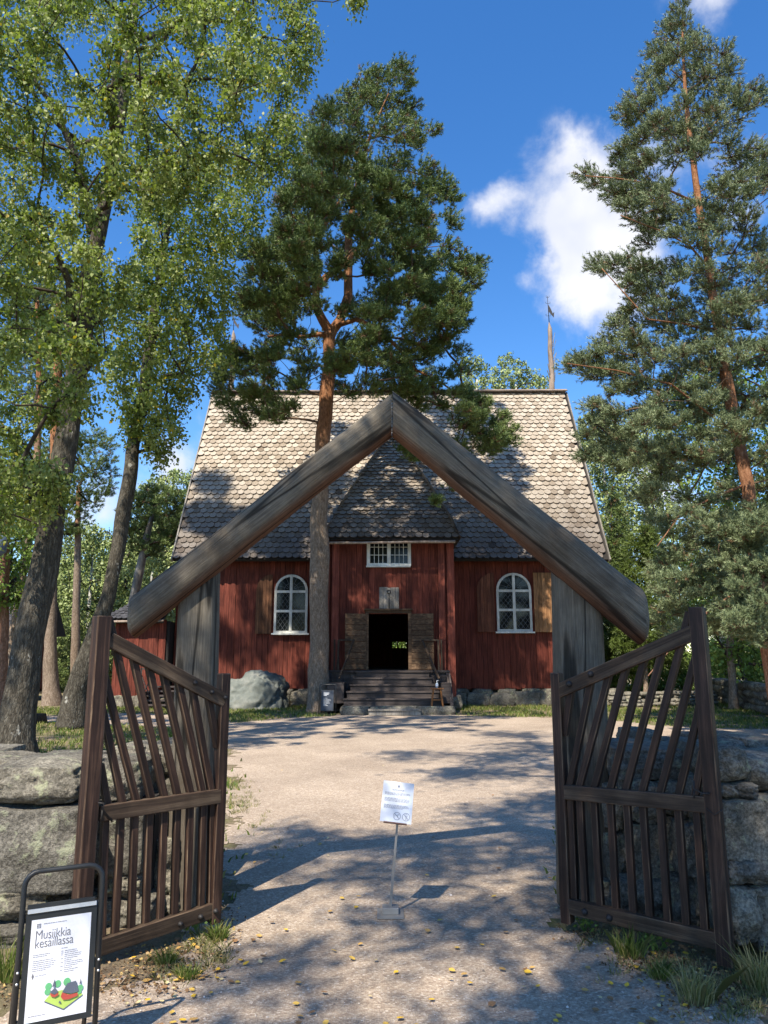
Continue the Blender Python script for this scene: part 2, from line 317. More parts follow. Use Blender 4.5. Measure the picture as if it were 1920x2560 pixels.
def make_tree(name, label, cat, base, trunks, blobs, kind, leafmat, barkm, branchm=None, group=None, leaves=200, size=.055, flat=1.0, twigs=10, r0=None, needle=(.08, .012), droop=.8, ntrunk=14, smallb=False):
    """trunks: list of (points, radii).  blobs: (centre, radius)."""
    root = thing(name, label, cat, base, group)
    tb = MB(); nodes = []
    for pts, rad in trunks:
        pp = []; rr = []
        for i in range(len(pts)-1):
            for k in range(6):
                f = k/6; q = pts[i].lerp(pts[i+1], f); rr.append(rad[i]*(1-f)+rad[i+1]*f)
                pp.append(q + Vector((mnoise.noise(q*1.1), mnoise.noise(q*1.1+Vector((9, 0, 0))), 0))*.25*rr[-1])
        pp.append(pts[-1]); rr.append(rad[-1]); tb.tube(pp, rr, ntrunk, wob=.22)
        nodes += [(p, r) for p, r in zip(pp, rr)]
    tb.build('trunk', barkm, root)
    br = MB(); zs = [p.z for p, r in nodes]; zmin = min(b[0].z for b in blobs)-.2*(max(b[0].z for b in blobs)-min(b[0].z for b in blobs))
    npos = [p for p, r in nodes]; parent = [-1]*len(nodes); isT = len(nodes); cnt = [0]*len(nodes)
    allow = [p.z > zmin-1.5 for p in npos]
    if not any(allow): allow = [True]*len(npos)
    def dtr(c): return min((c-npos[i]).length for i in range(isT))
    order = sorted(range(len(blobs)), key=lambda i: dtr(blobs[i][0]))
    bi = {}
    for i in order:
        c, r = blobs[i]; best = None; bd = 1e9
        for j, p in enumerate(npos):
            if not allow[j]: continue
            dd = (c-p).length; dz = p.z-(c.z-.25*dd)
            cost = dd + (1.2*max(0, dz) if j < isT else .5*max(0, dz)) + (0 if j >= isT else 0.15*dd)
            if cost < bd: bd = cost; best = j
        npos.append(c.copy()); parent.append(best); cnt.append(1); allow.append(True)
    for j in range(len(npos)-1, isT-1, -1):
        k = parent[j]
        while k >= isT: cnt[k] += 1; k = parent[k]
    rb = (r0 or .02)
    for j in range(isT, len(npos)):
        k = parent[j]; a = npos[k]; b = npos[j]; L = (b-a).length
        mid = a.lerp(b, .5)+Vector((random.uniform(-1, 1), random.uniform(-1, 1), random.uniform(-.2, .8)))*L*.13
        ra = min(rb*math.sqrt(cnt[j]), nodes[k][1]*.7 if k < isT else 9); r2 = rb*math.sqrt(max(1, cnt[j]-1))*.8
        pts = [a, a.lerp(mid, .5)+Vector((0, 0, .03*L)), mid, mid.lerp(b, .5)+Vector((0, 0, .02*L)), b]
        br.tube(pts, [ra, ra*.9, (ra+r2)/2, r2, r2*.9], 5 if ra < .05 else 8, cap=False)
    # foliage
    C = np.array([tuple(b[0]) for b in blobs]); RD = np.array([b[1] for b in blobs]); nb = len(C)
    ax0 = np.array(tuple(base))[:2]
    if kind == 'leaf':
        T = nb*twigs; ci = np.repeat(np.arange(nb), twigs); c = C[ci]; r = RD[ci][:, None]
        dirs = unit(rng.normal(size=(T, 3))); s = c + dirs*r*.35*rng.random((T, 1)); out = dirs*np.array([1, 1, .6])
        L = r*rng.uniform(.7, 1.25, (T, 1)); down = np.array([0, 0, -1.0])
        def at(tt, s, out, L): return s+out*L*.95*tt+down*L*droop*tt*tt
        k = max(1, leaves//twigs); ti = np.repeat(np.arange(T), k); tt = rng.random((T*k, 1))**.7
        pos = at(tt, s[ti], out[ti], L[ti])+rng.normal(size=(T*k, 3))*(.05+.10*r[ti])
        ax = rng.normal(size=(T*k, 3))*.75+np.array([0, 0, -.75])
        V = leaf_quads(pos, ax, size*rng.uniform(.5, 1.35, T*k))
        cl = np.clip(.5*rng.random(T*k)+.5*rng.random(nb)[ci][ti], 0, 1); yel = rng.random(T*k) > .985; cl = np.where(yel, 1.0, cl*.95)
        ngons('crown', V, leafmat, root, cl)
        for q in range(0, T, 1 if smallb is False else 4):
            p0, p1, p2 = [Vector(at(x, s[q], out[q], L[q])) for x in (0, .55, 1)]
            br.tube([Vector(c[q]), p0, p1, p2], [.008, .006, .004, .002], 3, cap=False)
    else:
        T = nb*twigs; ci = np.repeat(np.arange(nb), twigs); c = C[ci]; r = RD[ci][:, None]
        dirs = unit(rng.normal(size=(T, 3))); off = dirs*r*(rng.random((T, 1))**.45)*np.array([1, 1, flat])
        s = c+off; outw = s.copy(); outw[:, :2] -= ax0; outw[:, 2] = 0; outw = unit(outw)
        d = unit(outw*.55+dirs*.45+np.array([0, 0, .55 if kind == 'pine' else -.05])+rng.normal(size=(T, 3))*.25)
        sl = rng.uniform(.12, .24, (T, 1))*(1 if kind == 'pine' else 1.5)
        k = leaves//twigs; ti = np.repeat(np.arange(T), k); u = rng.random((T*k, 1))
        b0 = s[ti]+d[ti]*sl[ti]*u
        perp = unit(np.cross(d[ti], rng.normal(size=(T*k, 3))))
        nd = unit(d[ti]*.75+perp*.8); nl = needle[0]*rng.uniform(.7, 1.2, (T*k, 1)); w = unit(np.cross(nd, rng.normal(size=(T*k, 3))))*needle[1]
        V = np.stack([b0-w*.5, b0+w*.5, b0+nd*nl], 1)
        cl = np.clip(.35*rng.random(T*k)+.35*rng.random(T)[ti]+.3*rng.random(nb)[ci][ti], .06, 1); cl = np.where((rng.random(T) > .965)[ti], 0.0, cl)
        ngons('crown', V, leafmat, root, cl, 3)
        for q in range(0, T, 1 if not smallb else 5):
            if q % 3 and not smallb: continue
            a = Vector(c[q]); e = Vector(s[q])+Vector(d[q])*float(sl[q, 0])*.6
            br.tube([a, a.lerp(e, .5)+Vector((0, 0, -.03)), e], [.010, .007, .004], 3, cap=False)
    br.build('branches', branchm or barkm, root)
    return root
def pts_px(L, Y0, dy=0):
    """trunk through preview pixels at depth Y0 (+dy per point)"""
    return [P(x*D, y*D, Y0+(q[0] if q else 0)) for x, y, *q in L]

# ------------------------------------------------------------------ world, sun
SUNDIR = Vector((.40, .82, -1.12)).normalized()      # direction of travel
sun_el = math.asin(-SUNDIR.z)
w = bpy.data.worlds.new('World'); scene.world = w; w.use_nodes = True; nt = w.node_tree
bg = nt.nodes['Background']; sky = nt.nodes.new('ShaderNodeTexSky'); sky.sky_type = 'NISHITA'; sky.sun_disc = False
sky.sun_elevation = sun_el; sky.sun_rotation = math.atan2(-SUNDIR.x, -SUNDIR.y)
sky.air_density = 1.0; sky.dust_density = .15; sky.ozone_density = 3.0
def wn(ty, **kw):
    n = nt.nodes.new(ty)
    for k, v in kw.items():
        if k[0] == '_': setattr(n, k[1:], v)
        else: n.inputs[k].default_value = v
    return n
def mth(op, a, b=None, c=None, clamp=False):
    n = wn('ShaderNodeMath', _operation=op, _use_clamp=clamp)
    for i, v in enumerate((a, b, c)):
        if v is None: continue
        if hasattr(v, 'links'): nt.links.new(v, n.inputs[i])
        else: n.inputs[i].default_value = v
    return n.outputs[0]
hs = wn('ShaderNodeHueSaturation', Hue=.506, Saturation=1.30, Value=.98); nt.links.new(sky.outputs[0], hs.inputs['Color'])
tcw = wn('ShaderNodeTexCoord'); DIRV = tcw.outputs['Generated']
nz = wn('ShaderNodeTexNoise', Scale=5.0, Detail=6.0, Roughness=.6); nt.links.new(DIRV, nz.inputs['Vector'])
wp = wn('ShaderNodeVectorMath', _operation='SUBTRACT'); nt.links.new(nz.outputs['Color'], wp.inputs[0]); wp.inputs[1].default_value = (.5, .5, .5)
ws = wn('ShaderNodeVectorMath', _operation='MULTIPLY_ADD'); nt.links.new(wp.outputs[0], ws.inputs[0]); ws.inputs[1].default_value = (.10, .10, .10); nt.links.new(DIRV, ws.inputs[2])
clouds = [(1500, 650, 125, 1.15), (1440, 480, 95, .95), (1290, 480, 75, .62), (1210, 500, 45, .5), (1370, 560, 60, .5), (1500, 780, 85, .95), (1430, 380, 70, .6), (1560, 560, 110, 1.1), (1440, 610, 70, 1.0),
          (1330, 720, 45, .32), (1450, 300, 40, .3), (1740, 20, 75, .8), (1230, 520, 35, .45), (1650, 330, 60, .4), (1250, 700, 40, .35), (1700, 420, 70, .55), (1880, 330, 70, .4), (1510, 118, 50, .35), (480, 1110, 70, .7), (430, 1170, 60, .75), (260, 1260, 100, 1.1), (1850, 540, 85, .8), (1600, 860, 70, .5), (1600, 1250, 130, .9)]
tot = None
for x, y, r, a in clouds:
    d = ray(x, y).normalized(); ra = r/F*math.cos(math.atan(math.hypot(x-960, y-1280)/F))
    ds = wn('ShaderNodeVectorMath', _operation='DISTANCE'); nt.links.new(ws.outputs[0], ds.inputs[0]); ds.inputs[1].default_value = d
    q = mth('DIVIDE', ds.outputs['Value'], ra); q = mth('MULTIPLY', q, q); q = mth('MULTIPLY', q, -1.0); q = mth('EXPONENT', q); q = mth('MULTIPLY', q, a)
    tot = q if tot is None else mth('ADD', tot, q)
n2 = wn('ShaderNodeTexNoise', Scale=13.0, Detail=10.0, Roughness=.58, Distortion=.15); nt.links.new(DIRV, n2.inputs['Vector'])
den = mth('MULTIPLY_ADD', n2.outputs['Fac'], 3.3, -1.80); den = mth('ADD', den, mth('MULTIPLY', tot, 1.04))
n3 = wn('ShaderNodeMapRange', _interpolation_type='SMOOTHSTEP'); nt.links.new(den, n3.inputs[0]); n3.inputs[1].default_value = .05; n3.inputs[2].default_value = 1.5; n3.inputs[4].default_value = .97
gate_ = mth('MULTIPLY', n3.outputs[0], mth('MULTIPLY', tot, 4.0, clamp=True))
n4 = wn('ShaderNodeTexNoise', Scale=7.0, Detail=4.0); nt.links.new(DIRV, n4.inputs['Vector'])
crmp = nt.nodes.new('ShaderNodeValToRGB'); crmp.color_ramp.elements[0].position = .35; crmp.color_ramp.elements[0].color = (3.0, 3.25, 3.9, 1); crmp.color_ramp.elements[1].position = .62; crmp.color_ramp.elements[1].color = (4.2, 4.3, 4.6, 1)
nt.links.new(n4.outputs['Fac'], crmp.inputs['Fac'])
mxw = wn('ShaderNodeMix', _data_type='RGBA'); nt.links.new(gate_, mxw.inputs[0]); nt.links.new(hs.outputs[0], mxw.inputs[6]); nt.links.new(crmp.outputs[0], mxw.inputs[7])
nt.links.new(mxw.outputs[2], bg.inputs['Color']); bg.inputs['Strength'].default_value = .15
sl = bpy.data.lights.new('sun', 'SUN'); sl.energy = 5.0; sl.angle = R(.53); sl.color = (1, .93, .82)
so = bpy.data.objects.new('sun', sl); COL.objects.link(so); so.rotation_euler = SUNDIR.to_track_quat('-Z', 'Y').to_euler()
scene.view_settings.view_transform = 'Standard'; scene.view_settings.look = 'None'; scene.view_settings.exposure = .84; scene.view_settings.gamma = 1; scene.view_settings.use_white_balance = True; scene.view_settings.white_balance_temperature = 6800

# ------------------------------------------------------------------ ground
def hgt(x, y): return .035*mnoise.noise(Vector((x*.25, y*.25, 0)))*min(1, max(0, (y-6)/8))
g = MB()
xs = [-600, -150, -60] + [-40+2*i for i in range(41)] + [60, 150, 600]
ys = [-300, -60] + [-20+2*i for i in range(51)] + [100, 160, 800]
V = [(x, y, -.012) for y in ys for x in xs]; n = len(xs)
g.add(V, [(j*n+i, j*n+i+1, (j+1)*n+i+1, (j+1)*n+i) for j in range(len(ys)-1) for i in range(n-1)])
tag(g.build('ground', MAT['lawn']), kind='structure')
front = [(-6, -6), (7, -6)] + [(p.x, p.y) for p in (G(2300, 2600), G(1920, 2530), G(1760, 2470), G(1640, 2420), G(1560, 2370), G(1450, 2325), G(1425, 2260))]
right = [G(*p) for p in ((1420, 2150), (1440, 2000), (1560, 1895), (1700, 1872), (2300, 1872), (2300, 1838), (1920, 1822), (1700, 1818), (1560, 1803), (1400, 1793), (1180, 1790))]
left = [G(*p) for p in ((1140, 1786), (850, 1784), (820, 1790), (700, 1796), (590, 1806), (500, 1788), (300, 1782), (100, 1790), (-200, 1786), (-200, 1794), (250, 1812), (480, 1822), (556, 1880), (585, 1960), (560, 2040), (560, 2180))]
pathpoly = front + [(p.x, p.y) for p in right] + [(p.x, p.y) for p in left] + [(p.x, p.y) for p in (G(545, 2290), G(500, 2370), G(400, 2420), G(280, 2470), G(100, 2500), G(-300, 2520))]
PPN = np.array(pathpoly)
def pathd(X, Y):
    """signed distance to the path outline, inside positive (numpy)"""
    X = np.asarray(X, float); Y = np.asarray(Y, float); best = np.full(X.shape, 1e9); ins = np.zeros(X.shape, bool)
    for i in range(len(PPN)):
        ax_, ay_ = PPN[i]; bx_, by_ = PPN[(i+1) % len(PPN)]; dx, dy = bx_-ax_, by_-ay_
        tt = np.clip(((X-ax_)*dx+(Y-ay_)*dy)/max(dx*dx+dy*dy, 1e-9), 0, 1); best = np.minimum(best, np.hypot(X-ax_-tt*dx, Y-ay_-tt*dy))
        c = ((ay_ > Y) != (by_ > Y)) & (X < (bx_-ax_)*(Y-ay_)/(by_-ay_+1e-12)+ax_); ins ^= c
    return np.where(ins, best, -best)
gp = MB()
for S, ya, yb in ((.035, 2.0, 9.0), (.12, 9.0, 28.2), (.5, -6, 2.0)):
    vid = {}
    def vtx(i, j):
        k = (i, j)
        if k not in vid: vid[k] = len(gp.v); gp.v.append((i*S, ya+j*S, -.008+.004*mnoise.noise(Vector((i*S*3, (ya+j*S)*3, 0)))))
        return vid[k]
    nj = int(round((yb-ya)/S)); JJ, II = np.meshgrid(np.arange(nj), np.arange(int(-20/S), int(20/S)), indexing='ij')
    X = (II+.5)*S; Y = ya+(JJ+.5)*S; DD = pathd(X, Y); ok = (DD > -.6) & (np.abs(X) < 2.6+np.maximum(Y, 0)*.62)
    for i, j, x, y, d in zip(II[ok], JJ[ok], X[ok], Y[ok], DD[ok]):
        if d < .6: d += .30*mnoise.noise(Vector((x*1.3, y*1.3, 0)))+.22*mnoise.noise(Vector((x*4.5, y*4.5, 3)))+.14*mnoise.noise(Vector((x*15, y*15, 3)))
        if d > 0:
            gp.f.append((vtx(i, j), vtx(i+1, j), vtx(i+1, j+1), vtx(i, j+1))); gp.r.append(0); gp.sm.append(True)
tag(gp.build('gravel_path', MAT['gravel']), kind='structure')

# ------------------------------------------------------------------ church
ch = thing('wooden_church', 'red boarded church with steep shingled roof and open dark doorway', 'church', (.1, 27.5, 0))
XL, XR, YW = -7.68, 7.95, 27.5
def boards(mb, x0, x1, z0, z1, Y, bw=.21, holes=(), axis='x', th=.03, jag=.03):
    x = x0
    while x < x1-.02:
        wd = min(bw*random.uniform(.8, 1.2), x1-x); r = random.random(); off = random.choice((0, .018))+random.uniform(0, .004)
        segs = [(z0+random.uniform(-jag, jag), z1)]
        for hx0, hx1, hz0, hz1 in holes:
            if x+wd > hx0 and x < hx1:
                ns = []
                for a, b in segs:
                    if hz0 > a: ns.append((a, min(b, hz0)))
                    if hz1 < b: ns.append((max(a, hz1), b))
                segs = ns
        for a, b in segs:
            if b-a < .02: continue
            if axis == 'x': mb.box((x+.004, Y-th-off, a), (x+wd-.004, Y+.02, b), r)
            else: mb.box((Y-.02, x+.004, a), (Y+th+off, x+wd-.004, b), r)
        x += wd
DXH = (P(905, 1600, YW).x, P(1036, 1600, YW).x)
m = MB(); boards(m, XL, XR, .57, 6.1, YW, .2, holes=((DXH[0], DXH[1], 1.0, 4.2),))
boards(m, YW+.05, 36.3, .57, 5.6, XR+.01, .22, axis='y')
m.box((XR-.1, YW+.05, .6), (XR-.01, 36.3, 5.6))
m.box((XL, YW+.05, .6), (XL+.08, 36.3, 5.6))
# back wall with the two small windows seen through the doorway
b0, b1 = P(980, 1620, 36.3), P(1016, 1605, 36.3)
for a, b in (((XL+.09, 36.2, .6), (b0.x, 36.3, 5.6)), ((b1.x, 36.2, .6), (XR-.11, 36.3, 5.6)), ((b0.x, 36.2, .6), (b1.x, 36.3, b0.z)), ((b0.x, 36.2, b1.z), (b1.x, 36.3, 5.6))): m.box(a, b)
m.box((b0.x+.24, 36.19, b0.z), (b0.x+.30, 36.31, b1.z))
m.build('wall', MAT['red'], ch)
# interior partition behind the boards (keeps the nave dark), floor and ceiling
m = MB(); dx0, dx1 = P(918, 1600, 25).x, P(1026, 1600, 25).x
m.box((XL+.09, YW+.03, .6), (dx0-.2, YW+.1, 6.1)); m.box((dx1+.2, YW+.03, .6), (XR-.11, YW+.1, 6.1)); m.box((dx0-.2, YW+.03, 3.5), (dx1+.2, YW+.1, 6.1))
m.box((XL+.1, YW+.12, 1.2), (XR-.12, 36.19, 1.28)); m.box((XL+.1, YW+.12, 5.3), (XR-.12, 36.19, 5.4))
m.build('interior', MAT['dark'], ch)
# cut the front boards where the doorway passes: the wall mesh is split behind the porch
# porch walls
PY = 25.0; PL, PR = P(803, 1650, PY).x, P(1139, 1650, PY).x
DX0, DX1 = P(920, 1600, PY).x, P(1022, 1600, PY).x; DZ0, DZ1 = 1.28, P(970, 1535, PY).z
m = MB(); boards(m, PL, PR, .55, 6.0, PY, .19, holes=((DX0, DX1, DZ0-.05, DZ1),))
m.box((PL, PY+.021, .5), (DX0-.02, PY+.08, 5.9)); m.box((DX1+.02, PY+.021, .5), (PR, PY+.08, 5.9)); m.box((DX0-.02, PY+.021, DZ1+.02), (DX1+.02, PY+.08, 5.9))
boards(m, PY+.09, YW-.03, .55, 6.0, PR-.02, .2, axis='y'); boards(m, PY+.09, YW-.03, .55, 6.0, PL-.02, .2, axis='y')
m.build('porch_wall', MAT['red'], ch)
m = MB(); m.box((PL+.05, PY+.1, 1.2), (PR-.05, YW-.1, 1.27)); m.build('porch_floor', MAT['dark'], ch)
# trim boards on the porch
for x0, x1 in ((828, 846), (1098, 1114), (1120, 1138), (805, 822)):
    a, b = P(x0, 1600, PY-.09), P(x1, 1600, PY-.09); m = MB(); m.box((a.x, PY-.13, .42 if x0 in (1120, 805) else 1.27), (b.x, PY-.052, 5.75)); m.build('corner_board', MAT['redtrim'], ch)
for x0, x1 in ((1489, 1507), (1466, 1480)):
    a, b = P(x0, 1600, YW-.09), P(x1, 1600, YW-.09); m = MB(); m.box((a.x, YW-.14, .5), (b.x, YW-.055, 5.3)); m.build('corner_board', MAT['redtrim'], ch)
# door frame, doors
m = MB()
for a, b in (((DX0-.09, DZ0), (DX0+.02, DZ1+.02)), ((DX1-.02, DZ0), (DX1+.09, DZ1+.02)), ((DX0-.09, DZ1+.022), (DX1+.09, DZ1+.12))): m.box((a[0], PY-.09, a[1]), (b[0], PY-.053, b[1]))
m.box((DX0-.14, PY-.16, DZ1+.122), (DX1+.14, PY-.053, DZ1+.17)); m.build('door_frame', MAT['door'], ch)
for x0, x1 in ((863, 916), (1029, 1083)):
    a, b = P(x0, 1600, PY-.2), P(x1, 1600, PY-.12); m = MB(); z = DZ0+.01
    hh = (DZ1-DZ0)/10
    for k in range(10):
        ya = PY-.34 if x0 == 863 else PY-.10; yb = PY-.10 if x0 == 863 else PY-.34
        V = [(a.x, ya-.04, z), (b.x, yb-.04, z), (b.x, yb, z), (a.x, ya, z)]; z += hh-.012
        V += [(q[0], q[1], z) for q in V]; z += .012
        m.add(V, [(0, 3, 2, 1), (4, 5, 6, 7), (0, 1, 5, 4), (1, 2, 6, 5), (2, 3, 7, 6), (3, 0, 4, 7)])
    m.build('door', MAT['door'], ch)
# weathered plaque with a carved key
a, b = P(948, 1526, PY-.06), P(997, 1468, PY-.06); m = MB(); cx = (a.x+b.x)/2
m.box((a.x, PY-.10, a.z), (cx-.05, PY-.053, b.z)); m.box((cx-.045, PY-.105, a.z), (cx+.06, PY-.053, b.z-.02)); m.box((cx+.065, PY-.10, a.z), (b.x, PY-.053, b.z-.01))
pq = m.build('plaque', MAT['greywood'], ch)
m = MB(); m.tube([(cx, PY-.12, a.z+.06), (cx, PY-.12, b.z-.22)], .018, 6); m.tube([(cx+.05*math.sin(k*.7), PY-.12, b.z-.16+.06*math.cos(k*.7)) for k in range(10)], .014, 5); m.build('carving', MAT['iron'], pq)
# foundation
def stone(c, sx, sy, sz, seed, rough=.12, e=.55, n=9):
    """rounded irregular block"""
    V = []; Fc = []; nn = n
    sv = Vector((seed*7.3, seed*3.1, seed*1.7))
    idx = {}
    def vt(x, y, z):
        k = (x, y, z)
        if k in idx: return idx[k]
        p = Vector((x/nn*2-1, y/nn*2-1, z/nn*2-1)); l = p.length; mx = max(abs(p.x), abs(p.y), abs(p.z))
        q = (p/l*1.02).lerp(p, e) if l > 0 else p
        q = q*(1+rough*mnoise.noise(q*1.1+sv)+rough*.45*mnoise.noise(q*2.9+sv)+rough*.22*mnoise.noise(q*8+sv)-rough*.9*max(0, .10-abs(mnoise.noise(q*1.7+sv*2)))*3*(1 if nn > 12 else 0)+(rough*.12*mnoise.noise(q*17+sv) if nn > 12 else 0))
        idx[k] = len(V); V.append((c[0]+q.x*sx, c[1]+q.y*sy, c[2]+q.z*sz)); return idx[k]
    for a in range(nn):
        for b in range(nn):
            Fc.append((vt(a, b, 0), vt(a, b+1, 0), vt(a+1, b+1, 0), vt(a+1, b, 0))); Fc.append((vt(a, b, nn), vt(a+1, b, nn), vt(a+1, b+1, nn), vt(a, b+1, nn)))
            Fc.append((vt(a, 0, b), vt(a+1, 0, b), vt(a+1, 0, b+1), vt(a, 0, b+1))); Fc.append((vt(a, nn, b), vt(a, nn, b+1), vt(a+1, nn, b+1), vt(a+1, nn, b)))
            Fc.append((vt(0, a, b), vt(0, a, b+1), vt(0, a+1, b+1), vt(0, a+1, b))); Fc.append((vt(nn, a, b), vt(nn, a+1, b), vt(nn, a+1, b+1), vt(nn, a, b+1)))
    return V, Fc
m = MB(); x = XL-.1; sd = 0; vent = P(1295, 1725, YW-.1).x
while x < XR+.1:
    wd = random.uniform(.35, .95); sd += 1
    if abs(x+wd/2-vent) < .35: wd = .35
    if PL-.1 < x and x+wd < PR+.1: x += wd; continue
    if abs(x+wd/2-vent) >= .3:
        h = random.uniform(.24, .34)
        m.add(*stone((x+wd/2, YW+.12, h*.8), wd*.54, .3, h, sd, .16), smooth=True)
        m.add(*stone((x+wd/2+.15, YW+.14, .45), wd*.4, .25, .14, sd+90, .16), smooth=True)
    else: m.add(*stone((x+wd/2, YW+.12, .12), wd*.6, .3, .16, sd, .16), smooth=True)
    x += wd*.96
m.box((XL, YW+.3, 0), (XR, 36.2, .55)); m.build('foundation', MAT['granite'], ch)
# stone blocks beneath the porch corner (right)
m = MB(); m.add(*stone((PR-.1, PY+.1, .25), .3, .25, .25, 77), smooth=True); m.add(*stone((PR-.25, PY+1.3, .3), .35, .9, .3, 78), smooth=True); m.build('foundation', MAT['granite'], ch)

# ---- roofs
EY, EZ, RY, RZ = 26.85, 5.2, 31.75, 13.42
RX0, RX1 = -7.72, 8.22
def shingle(mb, o, ux, up, nn, wd, ln, r, th=.040, tilt=.05):
    """o: lower centre point, ux across, up up-slope, nn normal"""
    hw = wd/2; pts = [(-hw, ln), (hw, ln)]+[(hw*math.cos(a), hw*.95-hw*.95*math.sin(a)) for a in [i*math.pi/8 for i in range(9)]]
    rot = random.uniform(-.03, .03); lo = o + nn*(th*random.uniform(.9, 1.5))
    def pt(u, v, w): return lo + ux*(u+rot*v) + up*v + nn*(-(v/ln)*tilt*1.0 + w)
    n = len(pts); Vv = [pt(u, v, th) for u, v in pts]+[pt(u, v, 0) for u, v in pts[2:]]
    Fc = [tuple(range(n-1, -1, -1))]+[(i, i+1, n+i-1, n+i-2) for i in range(2, n-1)]
    mb.add(Vv, Fc[:1], r); o_ = len(mb.v)-len(Vv)
    mb.f += [tuple(q+o_ for q in f) for f in Fc[1:]]; mb.r += [0.0]*(len(Fc)-1); mb.sm += [False]*(len(Fc)-1)  # rims take the darkest tone: end grain, with the gap shadow painted in
def facet_shingles(mb, A, B, top, wd, row, inside, ov=2.1, flare=0):
    """A->B eave line, top a point up-slope from A's side (up direction)"""
    ux = (B-A).normalized(); up = (top-A); up = (up-ux*up.dot(ux)); H = up.length; up.normalize(); nn = ux.cross(up)
    if nn.y > 0: nn = -nn
    L = (B-A).length; rows = int(H/row)
    for j in range(rows+1):
        v = j*row; nc = int(L/wd)
        for i in range(-1, nc+2):
            u = (i+(.5 if j % 2 else 0))*wd
            if not inside(u/L, v/H): continue
            fl = flare*max(0, 1-v/(H*.22))**2
            o = A+ux*(u+random.uniform(-.008, .008)*1)+up*(v+random.uniform(-.012, .012))+nn*fl
            shingle(mb, o, ux, up, nn, wd*.955, min(row*ov, (H-v)+.12), random.random(), tilt=.09)
m = MB(); A = Vector((RX0+.12, EY, EZ)); B = Vector((RX1-.12, EY, EZ)); T = Vector((RX0+.12, RY, RZ))
facet_shingles(m, A, B, T, .258, .247, lambda u, v: -.002 <= u <= 1.002)
# roof slab and back slope
sl_ = MB(); nn = Vector((0, -(RZ-EZ), (RY-EY))).normalized()
def slab(mb, a, b, c, d, th): 
    n_ = (b-a).cross(d-a).normalized(); 
    V = [a, b, c, d, a+n_*th, b+n_*th, c+n_*th, d+n_*th]; mb.add(V, [(0, 3, 2, 1), (4, 5, 6, 7), (0, 1, 5, 4), (1, 2, 6, 5), (2, 3, 7, 6), (3, 0, 4, 7)])
e0, e1, r1, r0_ = Vector((RX0, EY, EZ)), Vector((RX1, EY, EZ)), Vector((RX1, RY, RZ)), Vector((RX0, RY, RZ))
slab(sl_, e0, r0_, r1, e1, .12)
by = 2*RY-EY; slab(sl_, Vector((RX0, by, EZ)), Vector((RX1, by, EZ)), Vector((RX1, RY+.02, RZ)), Vector((RX0, RY+.02, RZ)), .12)
# gable ends
for X in (XL+.02, XR-.02): sl_.prism([(YW+.1, 5.62), (36.2, 5.62), (RY, RZ-.4)], .06, lambda u, v, w, X=X: (X+w, u, v))
sl_.build('roof', MAT['dark'], ch)
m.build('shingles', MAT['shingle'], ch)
m = MB()
m.bar((RX0-.02, RY-.14, RZ+.04), (RX1+.02, RY-.14, RZ+.10), .24, .05, up=(0, -.5, .86)); m.bar((RX0-.02, RY+.1, RZ+.04), (RX1+.02, RY+.1, RZ+.10), .24, .05, up=(0, .5, .86)); m.build('ridge_board', MAT['pole'], ch)
for X, s in ((RX0-.02, 1), (RX1+.02, -1)):
    m = MB(); m.bar((X, EY-.05, EZ-.05), (X, RY, RZ), .16, .05, up=(1, 0, 0)); m.build('barge_board', MAT['greywood'], ch)
# porch roof: half pyramid flared at the foot
PEY = 24.35; pa = P(797, 1349, PEY); pb = P(1147, 1345, PEY); pb.z = pa.z = (pa.z+pb.z)/2; apex = P(979, 1092, 28.9)
m = MB(); L = pb.x-pa.x
def fac(A, B, C_, D_, wd, row):
    ux = (B-A).normalized(); up = (D_-A); up = up-ux*up.dot(ux); H = up.length
    l0 = (D_-A).dot(ux)/(B-A).length; r0 = (C_-A).dot(ux)/(B-A).length
    facet_shingles(m, A, B, A+up, wd, row, lambda u, v: (l0*v-.02) <= u <= 1+(r0-1)*v+.02 and v < 1-.3*row/H)
prof = []
for hwp, yp, Yp in ((168, 1347, PEY), (140, 1290, 24.95), (76, 1190, 26.7), (4, 1088, 28.9)):
    c_ = P(979, yp, Yp); hw_ = hwp*PX(c_)[2]/F; prof.append((Vector((c_.x-hw_, Yp, c_.z)), Vector((c_.x+hw_, Yp, c_.z))))
pa, pb = prof[0]
for (l0_, r0p), (l1_, r1_) in zip(prof, prof[1:]): fac(l0_, r0p, r1_, l1_, .242, .222)
bR = Vector((pb.x, YW+.2, pb.z)); bL = Vector((pa.x, YW+.2, pa.z))
sb = MB(); depth_ = [YW+.2, 28.0, 28.9, 29.6]
quads = []
for k in range(3):
    (l0_, r0p), (l1_, r1_) = prof[k], prof[k+1]; d0, d1 = depth_[k], depth_[k+1]
    quads += [(l0_, r0p, r1_, l1_), (r0p, Vector((r0p.x, d0, r0p.z)), Vector((r1_.x, d1, r1_.z)), r1_), (Vector((l0_.x, d0, l0_.z)), l0_, l1_, Vector((l1_.x, d1, l1_.z)))]
for quad in quads: sb.add([p-Vector((0, 0, .035)) for p in quad], [(0, 1, 2, 3)], .1)
sb.add([Vector(pa)-Vector((0, 0, .05)), Vector(pb)-Vector((0, 0, .05)), bR-Vector((0, 0, .05)), bL-Vector((0, 0, .05))], [(0, 1, 2, 3)], .1)
pr_ = sb.build('porch_roof', MAT['dark'], ch)
